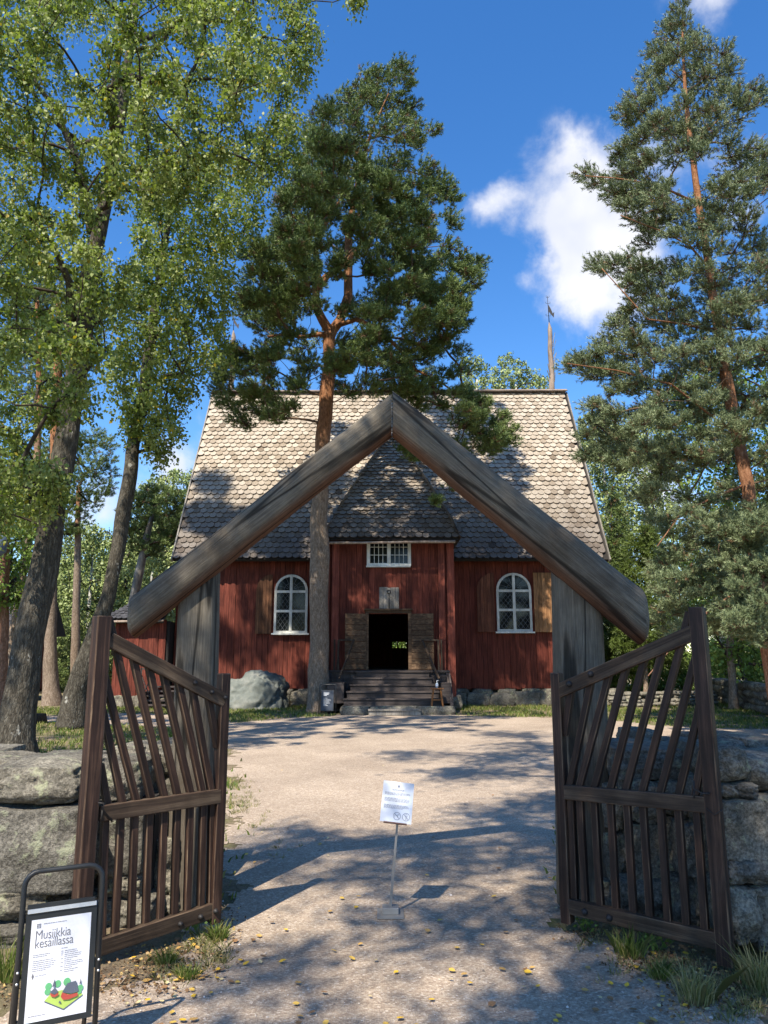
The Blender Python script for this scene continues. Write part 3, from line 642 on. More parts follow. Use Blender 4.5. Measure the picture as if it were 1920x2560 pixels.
def fac_side(A, B, C_, D_):
    ux = (B-A).normalized(); up = (D_-A); up = up-ux*up.dot(ux); H = up.length; l0 = (D_-A).dot(ux)/(B-A).length; r0 = (C_-A).dot(ux)/(B-A).length
    nn = ux.cross(up.normalized()); 
    Ln = (B-A).length; rows = int(H/.222); nu = up.normalized()
    if nn.z < 0: nn = -nn
    for j in range(rows+1):
        for i in range(int(Ln/.242)+2):
            u = (i+(.5 if j % 2 else 0))*.242/Ln; v = j*.222/H
            if (l0*v-.02) <= u <= 1+(r0-1)*v+.02: shingle(m, A+ux*u*Ln+nu*v*H, ux, nu, nn, .236, min(.46, H-v*H+.1), random.random(), tilt=.09)
for k, q_ in enumerate(quads):
    if k % 3: fac_side(*q_)
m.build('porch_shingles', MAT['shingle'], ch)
m = MB(); a, b = P(800, 1357, PEY-.05), P(1138, 1354, PEY-.05); m.tube([a, a.lerp(b, .3)-Vector((0, 0, .012)), a.lerp(b, .7), b], [.045, .04, .042, .05], 8); m.build('gutter', MAT['pole'], ch)
m = MB(); m.box((PL-.02, PY-.62, 5.52), (PR+.02, PY-.1, 5.56)); m.build('soffit', MAT['redtrim'], ch)

# ---- windows
def arch_pts(cx, hw, z0, zs, n=14):
    return [(cx-hw, z0), (cx+hw, z0)]+[(cx+hw*math.cos(a), zs+hw*math.sin(a)) for a in [i*math.pi/n for i in range(n+1)]]
def arched_window(px0, px1, pyb, pys, Y, name='arched_window'):
    a, b = P(px0, pyb, Y), P(px1, pyb, Y); cx = (a.x+b.x)/2; hw = (b.x-a.x)/2; z0 = a.z; zs = P(px0, pys, Y).z; f = .085
    m = MB(); o = arch_pts(cx, hw, z0, zs); i = arch_pts(cx, hw-f, z0+f, zs); n = len(o)
    V = []
    for pl, y in ((o, Y-.07), (i, Y-.07), (o, Y+.02), (i, Y+.02)): V += [(u, y, v) for u, v in pl]
    Fc = []
    for k in range(n):
        k2 = (k+1) % n; Fc += [(k, k2, n+k2, n+k), (k, 2*n+k, 2*n+k2, k2), (n+k, n+k2, 3*n+k2, 3*n+k)]
    m.add(V, Fc); zm = z0+(zs-z0)*.52
    m.box((cx-.05, Y-.082, z0+f), (cx+.05, Y-.04, zs+hw-f)); 
    for z in (zs-.02, zm): m.box((cx-hw+f, Y-.078, z-.045), (cx-.051, Y-.04, z+.045)); m.box((cx+.051, Y-.078, z-.045), (cx+hw-f, Y-.04, z+.045))
    fr = m.build('window', MAT['white'], ch)
    m = MB(); m.prism(arch_pts(cx, hw-f+.01, z0+f-.01, zs), .01, lambda u, v, w: (u, Y-.045+w, v)); m.build('pane', MAT['glass'], fr)
    m = MB()   # leaded lattice
    for (x0, x1, za, zb) in ((cx-hw+f, cx-.05, z0+f, zm-.045), (cx+.05, cx+hw-f, z0+f, zm-.045), (cx-hw+f, cx-.05, zm+.045, zs-.06), (cx+.05, cx+hw-f, zm+.045, zs-.06)):
        W_, H_ = x1-x0, zb-za; sx = W_/3; sz = H_/3
        for k in range(-3, 7):
            for sg in (1, -1):
                # line u = k*sx + sg*t*sx , v=t*sz clipped
                seg = []
                t0, t1 = 0.0, 3.0
                c0 = k*sx if sg == 1 else W_-k*sx
                lo, hi = (0-c0)/(sg*sx), (W_-c0)/(sg*sx); lo, hi = min(lo, hi), max(lo, hi); t0, t1 = max(t0, lo), min(t1, hi)
                if t1-t0 > .05: m.bar((x0+c0+sg*t0*sx, Y-.05, za+t0*sz), (x0+c0+sg*t1*sx, Y-.05, za+t1*sz), .011, .008, up=(0, 1, 0))
    for k in range(1, 8):
        an = math.pi*k/8
        if k != 4: m.bar((cx+.12*math.cos(an), Y-.05, zs+.05+.1*math.sin(an)), (cx+(hw-f)*math.cos(an), Y-.05, zs+(hw-f)*math.sin(an)), .011, .008, up=(0, 1, 0))
    ar = [(cx+.27*math.cos(math.pi*k/10), Y-.05, zs+.02+.27*math.sin(math.pi*k/10)) for k in range(11)]
    for p, q in zip(ar, ar[1:]): m.bar(p, q, .011, .008, up=(0, 1, 0))
    m.build('leading', MAT['lead'], fr)
    m = MB(); m.box((cx-hw-.07, Y-.15, z0-.06), (cx+hw+.07, Y-.01, z0-.003)); m.build('sill', MAT['white'], fr)
    return cx, hw, z0, zs
YG = YW-.06
def shutter(x0, x1, z0, z1, arch, Y, mat):
    """planks; arch: 'l' or 'r' side rounded"""
    m = MB(); wd = x1-x0; n = 5; tk = .035
    for k in range(n):
        a, b = x0+wd*k/n+.003, x0+wd*(k+1)/n-.003
        def top(x):
            if not arch: return z1
            u = (x-x0)/wd if arch == 'r' else (x1-x)/wd
            return z1-wd*(1-math.sqrt(max(0, 1-u*u)))
        pl = [(a, z0), (b, z0)]+[(b+(a-b)*q/4, top(b+(a-b)*q/4)) for q in range(5)]
        m.prism(pl, -tk-.004*(k % 2), lambda u, v, w: (u, Y+w, v))
    return m.build('shutter', mat, ch)
cx, hw, z0, zs = arched_window(684, 768, 1583, 1478, YG)
shutter(P(641, 1500, YG).x, cx-hw-.08, z0-.02, zs+hw, 'l', YG-.05, MAT['shuttermid'])
shutter(cx+hw+.08, cx+hw+.7, z0-.02, zs+hw, 'r', YG-.05, MAT['shutterdk'])
cx, hw, z0, zs = arched_window(1243, 1331, 1579, 1476, YG)
shutter(cx+hw+.08, P(1384, 1500, YG).x, z0-.02, zs+hw, '', YG-.09, MAT['shutter'])
shutter(cx-hw-.72, cx-hw-.08, z0-.02, zs+hw, 'l', YG-.05, MAT['shutterdk'])
# upper porch window (two casements)
Y = PY-.06; a, b = P(917, 1415, Y), P(1027, 1345, Y); x0, x1, z0 = a.x, b.x, a.z; z1 = b.z+.25; xm = (x0+x1)/2
m = MB(); f = .11
m.box((x0, Y-.06, z0), (x0+f, Y, z1)); m.box((x1-f, Y-.06, z0), (x1, Y, z1)); m.box((x0+f+.001, Y-.058, z0), (x1-f-.001, Y, z0+.09)); m.box((xm-.06, Y-.07, z0+.091), (xm+.06, Y, z1)); m.box((x0-.02, Y-.13, z0-.05), (x1-.02, Y, z0-.002))
fr = m.build('window', MAT['white'], ch)
m = MB(); m.box((x0+f, Y-.02, z0+.091), (xm-.061, Y-.005, z1)); m.box((xm+.061, Y-.02, z0+.091), (x1-f, Y-.005, z1)); m.build('pane', MAT['glass'], fr)
m = MB()
for s0, s1 in ((x0+f, xm-.06), (xm+.06, x1-f)):
    for k in (1, 2, 3): xx = s0+(s1-s0)*k/4; m.box((xx-.009, Y-.035, z0+.091), (xx+.009, Y-.021, z1))
    for k in (1, 2, 3, 4): zz = z0+.1+.27*k; m.box((s0, Y-.038, zz-.009), (s1, Y-.0355, zz+.009))
m.build('glazing_bars', MAT['white'], fr)

# ---- stairs
LX0, LX1 = P(822, 1700, 24.55).x, P(1124, 1700, 24.55).x
m = MB(); boards(m, LX0, LX1, .02, 1.2, 24.62, .2, jag=.005); m.box((LX0-.02, 24.5, 1.2), (LX1+.02, 24.95, 1.265)); m.build('landing', MAT['step'], ch)
pxw = [(860, 1104), (868, 1096), (876, 1088), (884, 1080), (891, 1073)]
for k in range(5):
    yf = 23.15+.3*k; zt = .25+.2*(k+1); a, b = P(pxw[k][0], 1700, yf).x, P(pxw[k][1], 1700, yf).x
    m = MB(); m.box((a, yf, zt-.2 if k else .2), (b, yf+.03, zt-.046)); m.box((a-.03, yf-.035, zt-.045), (b+.03, yf+.31, zt)); m.build('step', MAT['step'], ch)
for s in (0, 1):
    xw = LX0+.0 if s == 0 else LX1-.06; m = MB()
    m.prism([(23.2, .05), (24.5, .05), (24.5, 1.19), (24.2, 1.19), (23.2, .45)], .05, lambda u, v, w: (xw+w, u, v)); m.build('cheek_board', MAT['step'], ch)
    ins = pxw[0][0] if s == 0 else pxw[0][1]
    i0 = P(ins, 1700, 23.4).x; m = MB(); m.prism([(23.2, .05), (24.5, .05), (24.5, 1.18), (23.2, .42)], .05, lambda u, v, w: ((min(i0, xw+.05)+.0 if s == 0 else max(i0, xw)-.05)+w, u, v)); m.box((min(i0, xw+.055), 23.3, .3), (max(i0, xw-.005), 24.49, .9)); m.build('cheek_board', MAT['step'], ch)
    m = MB()
    t0 = P(846 if s == 0 else 1096, 1600, 24.6); t1 = P(885 if s == 0 else 1055, 1600, 24.6); bt = P(848 if s == 0 else 1098, 1697, 23.5)
    m.bar(t0, t1, .045, .05); m.bar((t0.x, t0.y, 1.26), t0, .06, .05); m.bar(t1, bt, .05, .045); m.bar((t0.x+(-.13 if s == 0 else .1), t0.y+.1, 1.26), (t0.x+(-.13 if s == 0 else .1), t0.y+.1, t0.z+.02), .06, .03)
    m.bar((t0.x-.07 if s == 0 else t0.x+.05, t0.y+.05, 1.26), (t0.x+(.04 if s == 0 else -.02), t0.y+.05, t0.z-.05), .08, .02)
    m.build('handrail', MAT['rail'], ch)
# door stones and low wooden step
for k, (x0, x1) in enumerate(((853, 922), (922, 1040), (1040, 1136))):
    a, b = P(x0, 1780, 22.95).x, P(x1, 1780, 22.95).x; st = MB(); st.add(*stone(((a+b)/2, 23.1, .10), (b-a)*.53, .36, .14, 300+k, .1, .8), smooth=True)
    tag(st.build('step_stone', MAT['granite']), ['flat grey step stone beside the shadowed left end of the church stairs', 'flat grey middle stone behind the low wooden step', 'flat grey step stone under the small wooden stool'][k], 'stone', 'stones at the foot of the church stairs')
a, b = P(922, 1787, 22.6).x, P(1051, 1787, 22.6).x; m = MB(); m.box((a, 22.5, 0), (b, 22.56, .13)); m.box((a-.02, 22.46, .131), (b+.02, 22.76, .175))
tag(m.build('low_step', MAT['greywood']), 'low grey plank step on the gravel before the stone slabs', 'step')

# ---- spires
def spire(px, pyb, pyt, pyr, label, sgn):
    yy = RY; b = P(px, pyb, yy); tp = P(px, pyt, yy); rt = P(px, pyr, yy); X = b.x
    r_ = thing('weather_vane', label, 'weather vane', (X, yy, RZ), 'weather vanes on the church ridge')
    m = MB(); H = tp.z-RZ; N = 10
    m.tube([(X-.02*math.sin(k*1.3)*1, yy, RZ-.1+(H+.1)*k/N) for k in range(N+1)], [.13-.035*k/N for k in range(N)]+[.012], 8, wob=.12)
    m.build('pole', MAT['pole'], r_)
    m = MB()
    for k in range(11):
        z = RZ+H*(.15+.6*k/11); s = random.choice((1, 1, -1)); an = random.uniform(-.5, .5)
        m.bar((X+s*.10, yy-.08, z), (X+s*(.12+.14*random.random()), yy-.10, z+random.uniform(.25, .6)), .05, .02, r=.2)
    m.build('splinter', MAT['greywood'], r_)
    m = MB(); m.tube([(X, yy, tp.z-.1), (X-.03, yy, rt.z)], [.02, .010], 6)
    for dz, w_ in ((.25, .10), (.75, .09), (1.0, .06)):
        zc_ = tp.z+(rt.z-tp.z)*(dz*.95)
        for s in (-1, 1): m.tube([(X-.02, yy, zc_), (X-.02+s*w_, yy, zc_-.01), (X-.02+s*w_*1.2, yy, zc_+.06), (X-.02+s*w_*.8, yy, zc_+.08)], .008, 5)
    m.build('iron_rod', MAT['iron'], r_)
    z0 = tp.z+(rt.z-tp.z)*.42; z1 = tp.z+(rt.z-tp.z)*.68
    m = MB(); m.prism([(0, z0), (.24, z0-.33), (.27, z0-.05), (.2, z0-.12), (.1, z1-.18), (0, z1)], .012, lambda u, v, w: (X-.02+u, yy-.08*u+w, v)); m.build('vane', MAT['iron'], r_)
spire(1381, 975, 805, 740, 'splintered weather vane pole on the right end of the church ridge, against the cloud', 1)
spire(577, 990, 825, 780, 'slim weather vane pole on the left end of the church ridge, between birch and pine', 1)

# ------------------------------------------------------------------ small annex left of the church
ax = thing('red_outbuilding', 'low red boarded building with hipped shingle roof behind the left gate', 'building', (-9, 27, 0))
AY = 26.6; AX0 = P(284, 1650, AY).x; AX1 = XL-.05; az1 = P(300, 1551, AY-.4).z
ad0, ad1, adz = P(421, 1650, AY).x, P(455, 1650, AY).x, P(430, 1596, AY).z; afz = P(300, 1742, AY).z
m = MB(); boards(m, AX0, AX1, afz, az1+.05, AY, .17, holes=((ad0, ad1, afz+.1, adz),)); boards(m, AY+.05, 30.5, afz, az1, AX0+.03, .17, axis='y')
m.build('wall', MAT['red'], ax)
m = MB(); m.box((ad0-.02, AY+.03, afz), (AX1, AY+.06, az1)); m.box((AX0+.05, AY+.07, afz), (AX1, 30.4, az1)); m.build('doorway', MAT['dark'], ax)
m = MB(); tz = az1+1.75; tx = AX0+2.1; e = .38; RA, RB = Vector((AX0-e, AY-e, az1)), Vector((AX1, AY-e, az1)); RC, RD_ = Vector((AX1, AY+2.0, tz)), Vector((tx, AY+2.0, tz))
facet = MB(); facet.add([RA, RB, RC, RD_], [(0, 1, 2, 3)], .1); facet.add([Vector((AX0-e, AY+4.4, az1)), RA, RD_, RD_], [(0, 1, 2)], .1); facet.add([RA-Vector((0, 0, .1)), RB-Vector((0, 0, .1)), RB, RA], [(0, 1, 2, 3)], .1)
rf = facet.build('roof', MAT['dark'], ax)
ux = Vector((1, 0, 0)); up = Vector((0, 2.0+e, tz-az1)); H = up.length; up.normalize(); nn = ux.cross(up); nn = -nn if nn.y > 0 else nn; L = (RB-RA).length
for j in range(int(H/.16)+1):
    for i in range(int(L/.2)+2):
        u = (i+(.5 if j % 2 else 0))*.2; v = j*.16
        if (tx-RA.x)*v/H-.05 <= u <= L: shingle(m, RA+ux*u+up*v, ux, up, nn, .195, .3, random.random(), tilt=.045)
m.build('shingles', MAT['shadedshingle'], ax)
m = MB(); m.tube([RA+Vector((0, -.05, -.05)), RB+Vector((0, -.05, -.02))], .04, 8); m.build('gutter', MAT['pole'], ax)
m = MB()
for k in range(7): m.add(*stone((AX0+.2+k*.42, AY+.15, .15), .26, .25, .26, 500+k, .15), smooth=True)
m.build('foundation', MAT['granite'], ax)
m = MB()
for k in range(5): m.box((ad0-.5, AY-1.35+k*.25, .1+.14*k), (ad0+.45, AY-1.08+k*.25, .15+.14*k))
m.box((ad0-.52, AY-1.3, 0), (ad0-.47, AY-.1, .55)); m.box((ad0+.46, AY-1.3, 0), (ad0+.5, AY-.1, .55)); m.build('stairs', MAT['step'], ax)
m = MB(); fx0 = P(352, 1700, AY-.9).x; fx1 = P(381, 1700, AY-.9).x; z0, z1 = P(352, 1745, AY-.9).z, P(352, 1672, AY-.9).z
m.bar((fx0, AY-.9, z1), (fx1, AY-.9, z1), .05, .05); m.bar((fx0, AY-.9, z0-.1), (fx1, AY-.92, z1-.2), .04, .03); m.bar((fx1, AY-.9, z0-.1), (fx0, AY-.88, z1-.2), .04, .03); m.bar((fx0, AY-.9, 0), (fx0, AY-.9, z1+.02), .05, .05); m.bar((fx1, AY-.9, 0), (fx1, AY-.9, z1+.02), .05, .05)
m.build('railing', MAT['step'], ax)
# dark building at the left edge
lb = thing('dark_cottage', 'dark red log cottage in the shade behind the trunks at the left edge', 'building', (-18, 30, 0))
BY = 30.0; bx1 = P(62, 1680, BY).x; bx0 = bx1-7; bz = P(60, 1585, BY).z
m = MB(); boards(m, bx0, bx1, .4, bz, BY, .22, holes=((P(0, 1700, BY).x, P(35, 1700, BY).x, .4, 2.2),)); boards(m, BY+.05, BY+2.6, .4, bz, bx1-.02, .22, axis='y'); m.build('wall', MAT['red'], lb)
m = MB(); m.box((bx0, BY+.07, .3), (bx1-.1, BY+2.5, bz-.05)); m.build('doorway', MAT['dark'], lb)
m = MB(); A = Vector((bx0-.3, BY-.5, bz)); up = Vector((0, 1.8, 2.2)); H = up.length; up.normalize(); nn = Vector((0, -2.2, 1.8)).normalized()
for j in range(int(H/.2)):
    for i in range(int((bx1-bx0+.7)/.24)): shingle(m, A+Vector((i*.24+(.12 if j % 2 else 0), 0, 0))+up*(j*.2), Vector((1, 0, 0)), up, nn, .235, .4, random.random())
m.build('roof', MAT['shadedshingle'], lb)
m = MB(); m.prism([(BY-.4, bz-.02), (BY+3.0, bz-.02), (BY+1.28, bz+2.1)], bx1-bx0+.5, lambda u, v, w: (bx0-.25+w, u, v)); m.build('gable', MAT['dark'], lb)

# ------------------------------------------------------------------ lych gate: posts and gable logs
def log(name, p0, p1, r0, r1, mat, parent, n=40, seg=28, flat=.86, cut0=None, cut1=None, rough=.05, sy=1.0, roll=0):
    """log along local Z (grain), ends cut by world-vertical planes x = const (cut0/cut1)"""
    p0, p1 = Vector(p0), Vector(p1); z = (p1-p0).normalized(); y = Vector((0, 1, 0)); x = y.cross(z).normalized(); y = z.cross(x)
    M = Matrix((x, y, z)).transposed().to_4x4(); M.translation = p0; L = (p1-p0).length; V = []
    for i in range(seg+1):
        f = i/seg; rr = r0*(1-f)+r1*f
        for k in range(n):
            an = 2*math.pi*k/n; ca, sa = math.cos(an), math.sin(an); sq = (abs(ca)**3.0+abs(sa)**3.0)**(-1/3.0); sq = 1*(.45)+sq*.55
            w = rr*sq*(1+rough*mnoise.noise(Vector((ca*1.2, sa*1.2, f*L*1.5+p0.x)))+.03*mnoise.noise(Vector((ca*4, sa*4, f*L*2.5+p0.x))))
            lx, ly = ca*w, sa*w*sy; lz = f*L
            if cut0 is not None and f < .5:    # slide along the axis so that the end lies on the plane
                t_ = (cut0-(p0+x*lx+y*ly).x)/z.x; lz = max(lz, 0); e_ = max(0, 1-f/.25); lz = lz+(t_-0)*e_
            if cut1 is not None and f > .5:
                t_ = (cut1-(p0+x*lx+y*ly).x)/z.x-L; e_ = max(0, (f-.75)/.25); lz = lz+t_*e_
            V.append((lx, ly, lz))
    Fc = [(i*n+k, i*n+(k+1) % n, (i+1)*n+(k+1) % n, (i+1)*n+k) for i in range(seg) for k in range(n)]
    r0v = [Vector(q) for q in V[:n]]; cc_ = sum(r0v, Vector())/n; out_ = (M.to_3x3().inverted() @ Vector((-1 if z.x > 0 else 1, 0, 0))); prev = list(range(n))
    for sc_, hh_ in ((.93, .022), (.78, .038), (.45, .046)):
        base_ = len(V); V += [tuple(cc_+(q-cc_)*sc_+out_*hh_) for q in r0v]; Fc += [(prev[(k+1) % n], prev[k], base_+k, base_+(k+1) % n) for k in range(n)]; prev = list(range(base_, base_+n))
    Fc.append(tuple(prev[::-1]))
    m = MB(); m.add(V, Fc, .5, True); m.add(V[seg*n:seg*n+n], [tuple(range(n))], .5)
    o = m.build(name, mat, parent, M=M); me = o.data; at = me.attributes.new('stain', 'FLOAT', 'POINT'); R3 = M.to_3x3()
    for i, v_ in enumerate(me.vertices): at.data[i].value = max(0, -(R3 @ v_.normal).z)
    return o
GY = 5.35
gt = thing('gable_gateway', 'weathered log gateway with two slanting gable logs on thick posts over the path', 'gateway', (0, GY, 0))
def vp(px, py, Y=GY): return P(px, py, Y)
pk = vp(982, 1036, GY-.12); Xp = vp(980, 1045, GY-.12).x
ll = vp(330, 1549, GY-.12); lr = vp(1606, 1548, GY-.16)
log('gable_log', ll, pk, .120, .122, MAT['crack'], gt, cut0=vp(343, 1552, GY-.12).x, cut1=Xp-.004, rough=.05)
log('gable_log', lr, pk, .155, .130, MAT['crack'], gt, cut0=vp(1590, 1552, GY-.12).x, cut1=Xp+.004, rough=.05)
zl = vp(500, 1418).z; zr = vp(1440, 1395).z
def post(pxb, pxt, pyt, wb, wt, dep):
    b = vp(pxb, 1950); b.z = -.05; tp = vp(pxt, pyt)
    z = (tp-b).normalized(); x = Vector((1, 0, 0)); y = z.cross(x).normalized(); x = y.cross(z); M = Matrix((x, y, z)).transposed().to_4x4(); M.translation = b; L = (tp-b).length; V = []; seg = 16; n = 32
    for i in range(seg+1):
        f = i/seg; ww = (wb*(1-f)+wt*f)/2
        for k in range(n):
            an = 2*math.pi*(k+.5)/n; ca, sa = math.cos(an), math.sin(an); q = (abs(ca)**5+abs(sa)**5)**(-1/5.0); q *= 1+.02*mnoise.noise(Vector((ca*2, sa*2, f*6+b.x)))
            V.append((ca*q*ww, sa*q*dep/2, f*L))
    m = MB(); m.add(V, [(i*n+k, i*n+(k+1) % n, (i+1)*n+(k+1) % n, (i+1)*n+k) for i in range(seg) for k in range(n)], .5, True); m.add(V[seg*n:], [tuple(range(n))], .5)
    m.build('gate_post', MAT['crack'], gt, M=M)
post(490, 501, 1418, .285, .265, .26); post(1450, 1438, 1400, .36, .32, .30)

# ------------------------------------------------------------------ the two gate leaves
def beam(name, p, q, w, d, nrm, mat, parent, bevel=.006, mat2=None, wob=.004):
    """bar from p to q; w in the gate plane, d along nrm; grain along its own Z"""
    p, q = Vector(p), Vector(q); z = (q-p).normalized(); y = Vector(nrm); y = (y-z*y.dot(z)).normalized(); x = y.cross(z); L = (q-p).length
    M = Matrix((x, y, z)).transposed().to_4x4(); M.translation = p; seg = max(2, int(L/.12)); V = []; sd = random.uniform(0, 99)
    for i in range(seg+1):
        f = i/seg; ox = wob*mnoise.noise(Vector((f*L*2, sd, 0))); oy = wob*mnoise.noise(Vector((f*L*2, sd, 5)))
        for a, b in ((-1, -1), (1, -1), (1, 1), (-1, 1)): V.append((a*w/2+ox, b*d/2+oy, f*L))
    Fc = [(i*4+k, i*4+(k+1) % 4, (i+1)*4+(k+1) % 4, (i+1)*4+k) for i in range(seg) for k in range(4)]+[(3, 2, 1, 0), tuple(seg*4+k for k in range(4))]
    m = MB(); m.add(V, Fc, random.random()); return m.build(name, mat, parent, bevel, mat2, M)
def bolt(mb, p, n, r=.014):
    p = Vector(p); n = Vector(n); mb.tube([p, p+n*.006, p+n*.018, p+n*.022], [r*1.2, r*1.2, r*.8, r*.3], 8)
def gate_leaf(nm, label, A, B, zA, zB, rails, ups, lows, pw):
    A, B = Vector(A), Vector(B); h = (B-A); h.z = 0; W = h.length; h.normalize(); nrm = Vector((h.y, -h.x, 0))
    if nrm.dot(CAM-A) < 0: nrm = -nrm
    def pp(px, py):
        d = ray(px, py); t_ = (A-CAM).dot(nrm)/d.dot(nrm); return CAM+d*t_
    root = thing('gate_leaf', label, 'gate', (A.x, A.y, 0), 'open wooden gate leaves')
    beam('hinge_post', A, (A.x, A.y, zA), .062, .075, nrm, MAT['gate'], root, .006, MAT['gate_worn'])
    beam('latch_post', B, (B.x, B.y, zB), pw[0], pw[1], nrm, MAT['gate'], root, .007, MAT['gate_worn'])
    for (a, b, w_) in rails:
        pa, pb = pp(*a)+nrm*.012, pp(*b)+nrm*.012; beam('rail', pa, pb, w_, .05, nrm, MAT['rail'], root, .005, MAT['gate_worn'])
    for k_, (a, b) in enumerate(ups+lows):
        pa, pb = pp(*a), pp(*b)
        if (pa-B).to_2d().length < .16 and k_ < len(ups): pa = pa+(pa-pb)*.16
        beam('bar', pa-nrm*.006, pb-nrm*.006, .040, .042, nrm, MAT['gate'], root, .005, MAT['gate_worn'])
    return root, pp, nrm
S1 = .479
def z1(x, y): return (x*S1, 1500+y*S1)
A = P(534, 2310, 4.85); B = P(193, 2400, 4.32); B.z = .03; A.z = .05
def rail_y(xs, line):
    (x0, y0), (x1, y1) = line; return y0+(y1-y0)*(xs-x0)/(x1-x0)
tl = (z1(560, 205), z1(1165, 525)); ml = (z1(510, 1112), z1(1140, 1022)); bl = (z1(500, 1812), z1(1120, 1608))
ups = []
for xt, xb in ((600, 798), (690, 868), (772, 933), (848, 1002), (925, 1065), (1000, 1108)):
    t_, b_ = z1(xt, 0)[0], z1(xb, 0)[0]; ups.append(((t_, rail_y(t_, tl)), (b_, rail_y(b_, ml))))
ups += [((z1(1085, 0)[0], rail_y(z1(1085, 0)[0], tl)), z1(1135, 770)), (z1(560, 450), (z1(722, 0)[0], rail_y(z1(722, 0)[0], ml))), (z1(545, 620), (z1(645, 0)[0], rail_y(z1(645, 0)[0], ml))), (z1(530, 890), (z1(568, 0)[0], rail_y(z1(568, 0)[0], ml)))]
lows = []
for xm_, xb in ((552, 528), (632, 602), (706, 682), (782, 762), (856, 838), (928, 910), (994, 978), (1062, 1046), (1108, 1098)):
    a_, b_ = z1(xm_, 0)[0], z1(xb, 0)[0]; lows.append(((a_, rail_y(a_, ml)), (b_, rail_y(b_, bl))))
g1, pp1, n1 = gate_leaf('l', 'open slatted wooden gate leaf on the left, behind the poster stand', A, B, 1.515, P(258, 1540, 4.32).z, [(tl[0], tl[1], .085), (ml[0], ml[1], .085), (bl[0], bl[1], .085)], ups, lows, (.085, .095))
for x, y in ((1003, 432), (1090, 480), (1160, 508), (925, 1682), (1030, 1645), (1108, 1615)): m = MB(); bolt(m, pp1(*z1(x, y))+n1*.036, n1, .013); m.build('bolt', MAT['iron'], g1)
m = MB(); q = pp1(*z1(520, 1090))+n1*.04; m.tube([pp1(*z1(490, 1052))+n1*.06, pp1(*z1(515, 1050))+n1*.075, q+n1*.01, pp1(*z1(570, 1150))+n1*.045], .005, 6); m.tube([q, pp1(*z1(515, 1150))+n1*.04], .004, 6); m.build('latch_hook', MAT['iron'], g1)
S2 = .4882
def z2(x, y): return (1300+x*S2, 1480+y*S2)
A = P(1420, 2310, 4.85); A.z = .05; B = P(1815, 2405, 4.30); B.z = .02
tl = (z2(900, 205), z2(190, 512)); ml = (z2(975, 1088), z2(215, 1018)); bl = (z2(1040, 1785), z2(255, 1602))
ups = [(z2(262, 498), z2(228, 735))]
for xt, xb in ((368, 248), (462, 298), (552, 372), (642, 455), (735, 532), (832, 618)):
    t_, b_ = z2(xt, 0)[0], z2(xb, 0)[0]; ups.append(((t_, rail_y(t_, tl)), (b_, rail_y(b_, ml))))
ups += [(z2(882, 400), (z2(706, 0)[0], rail_y(z2(706, 0)[0], ml))), (z2(908, 635), (z2(803, 0)[0], rail_y(z2(803, 0)[0], ml))), (z2(930, 850), (z2(892, 0)[0], rail_y(z2(892, 0)[0], ml)))]
lows = []
for xm_, xb in ((258, 282), (305, 335), (380, 412), (460, 492), (545, 582), (628, 668), (716, 760), (808, 855), (902, 952)):
    a_, b_ = z2(xm_, 0)[0], z2(xb, 0)[0]; lows.append(((a_, rail_y(a_, ml)), (b_, rail_y(b_, bl))))
g2, pp2, n2_ = gate_leaf('r', 'open slatted wooden gate leaf on the right, against the stone wall', A, B, 1.52, P(1742, 1518, 4.30).z, [(tl[0], tl[1], .085), (ml[0], ml[1], .085), (bl[0], bl[1], .085)], ups, lows, (.082, .075))
for x, y in ((375, 420), (265, 470), (345, 1630), (470, 1660)): m = MB(); bolt(m, pp2(*z2(x, y))+n2_*.036, n2_, .017); m.build('bolt', MAT['iron'], g2)
m = MB(); m.tube([pp2(*z2(965, 1100))+n2_*.045, pp2(*z2(1010, 1135))+n2_*.05, pp2(*z2(1050, 1105))+n2_*.045], .003, 6); m.build('wire_loop', MAT['iron'], g2)
m = MB(); m.tube([pp2(*z2(905, 960))+n2_*.05, pp2(*z2(905, 1000))+n2_*.06, pp2(*z2(950, 1022))+n2_*.07, pp2(*z2(985, 1025))+n2_*.055], .005, 6); m.tube([pp2(*z2(905, 1010))+n2_*.05, pp2(*z2(905, 1050))+n2_*.05], .004, 6); m.build('latch_hook', MAT['iron'], g2)

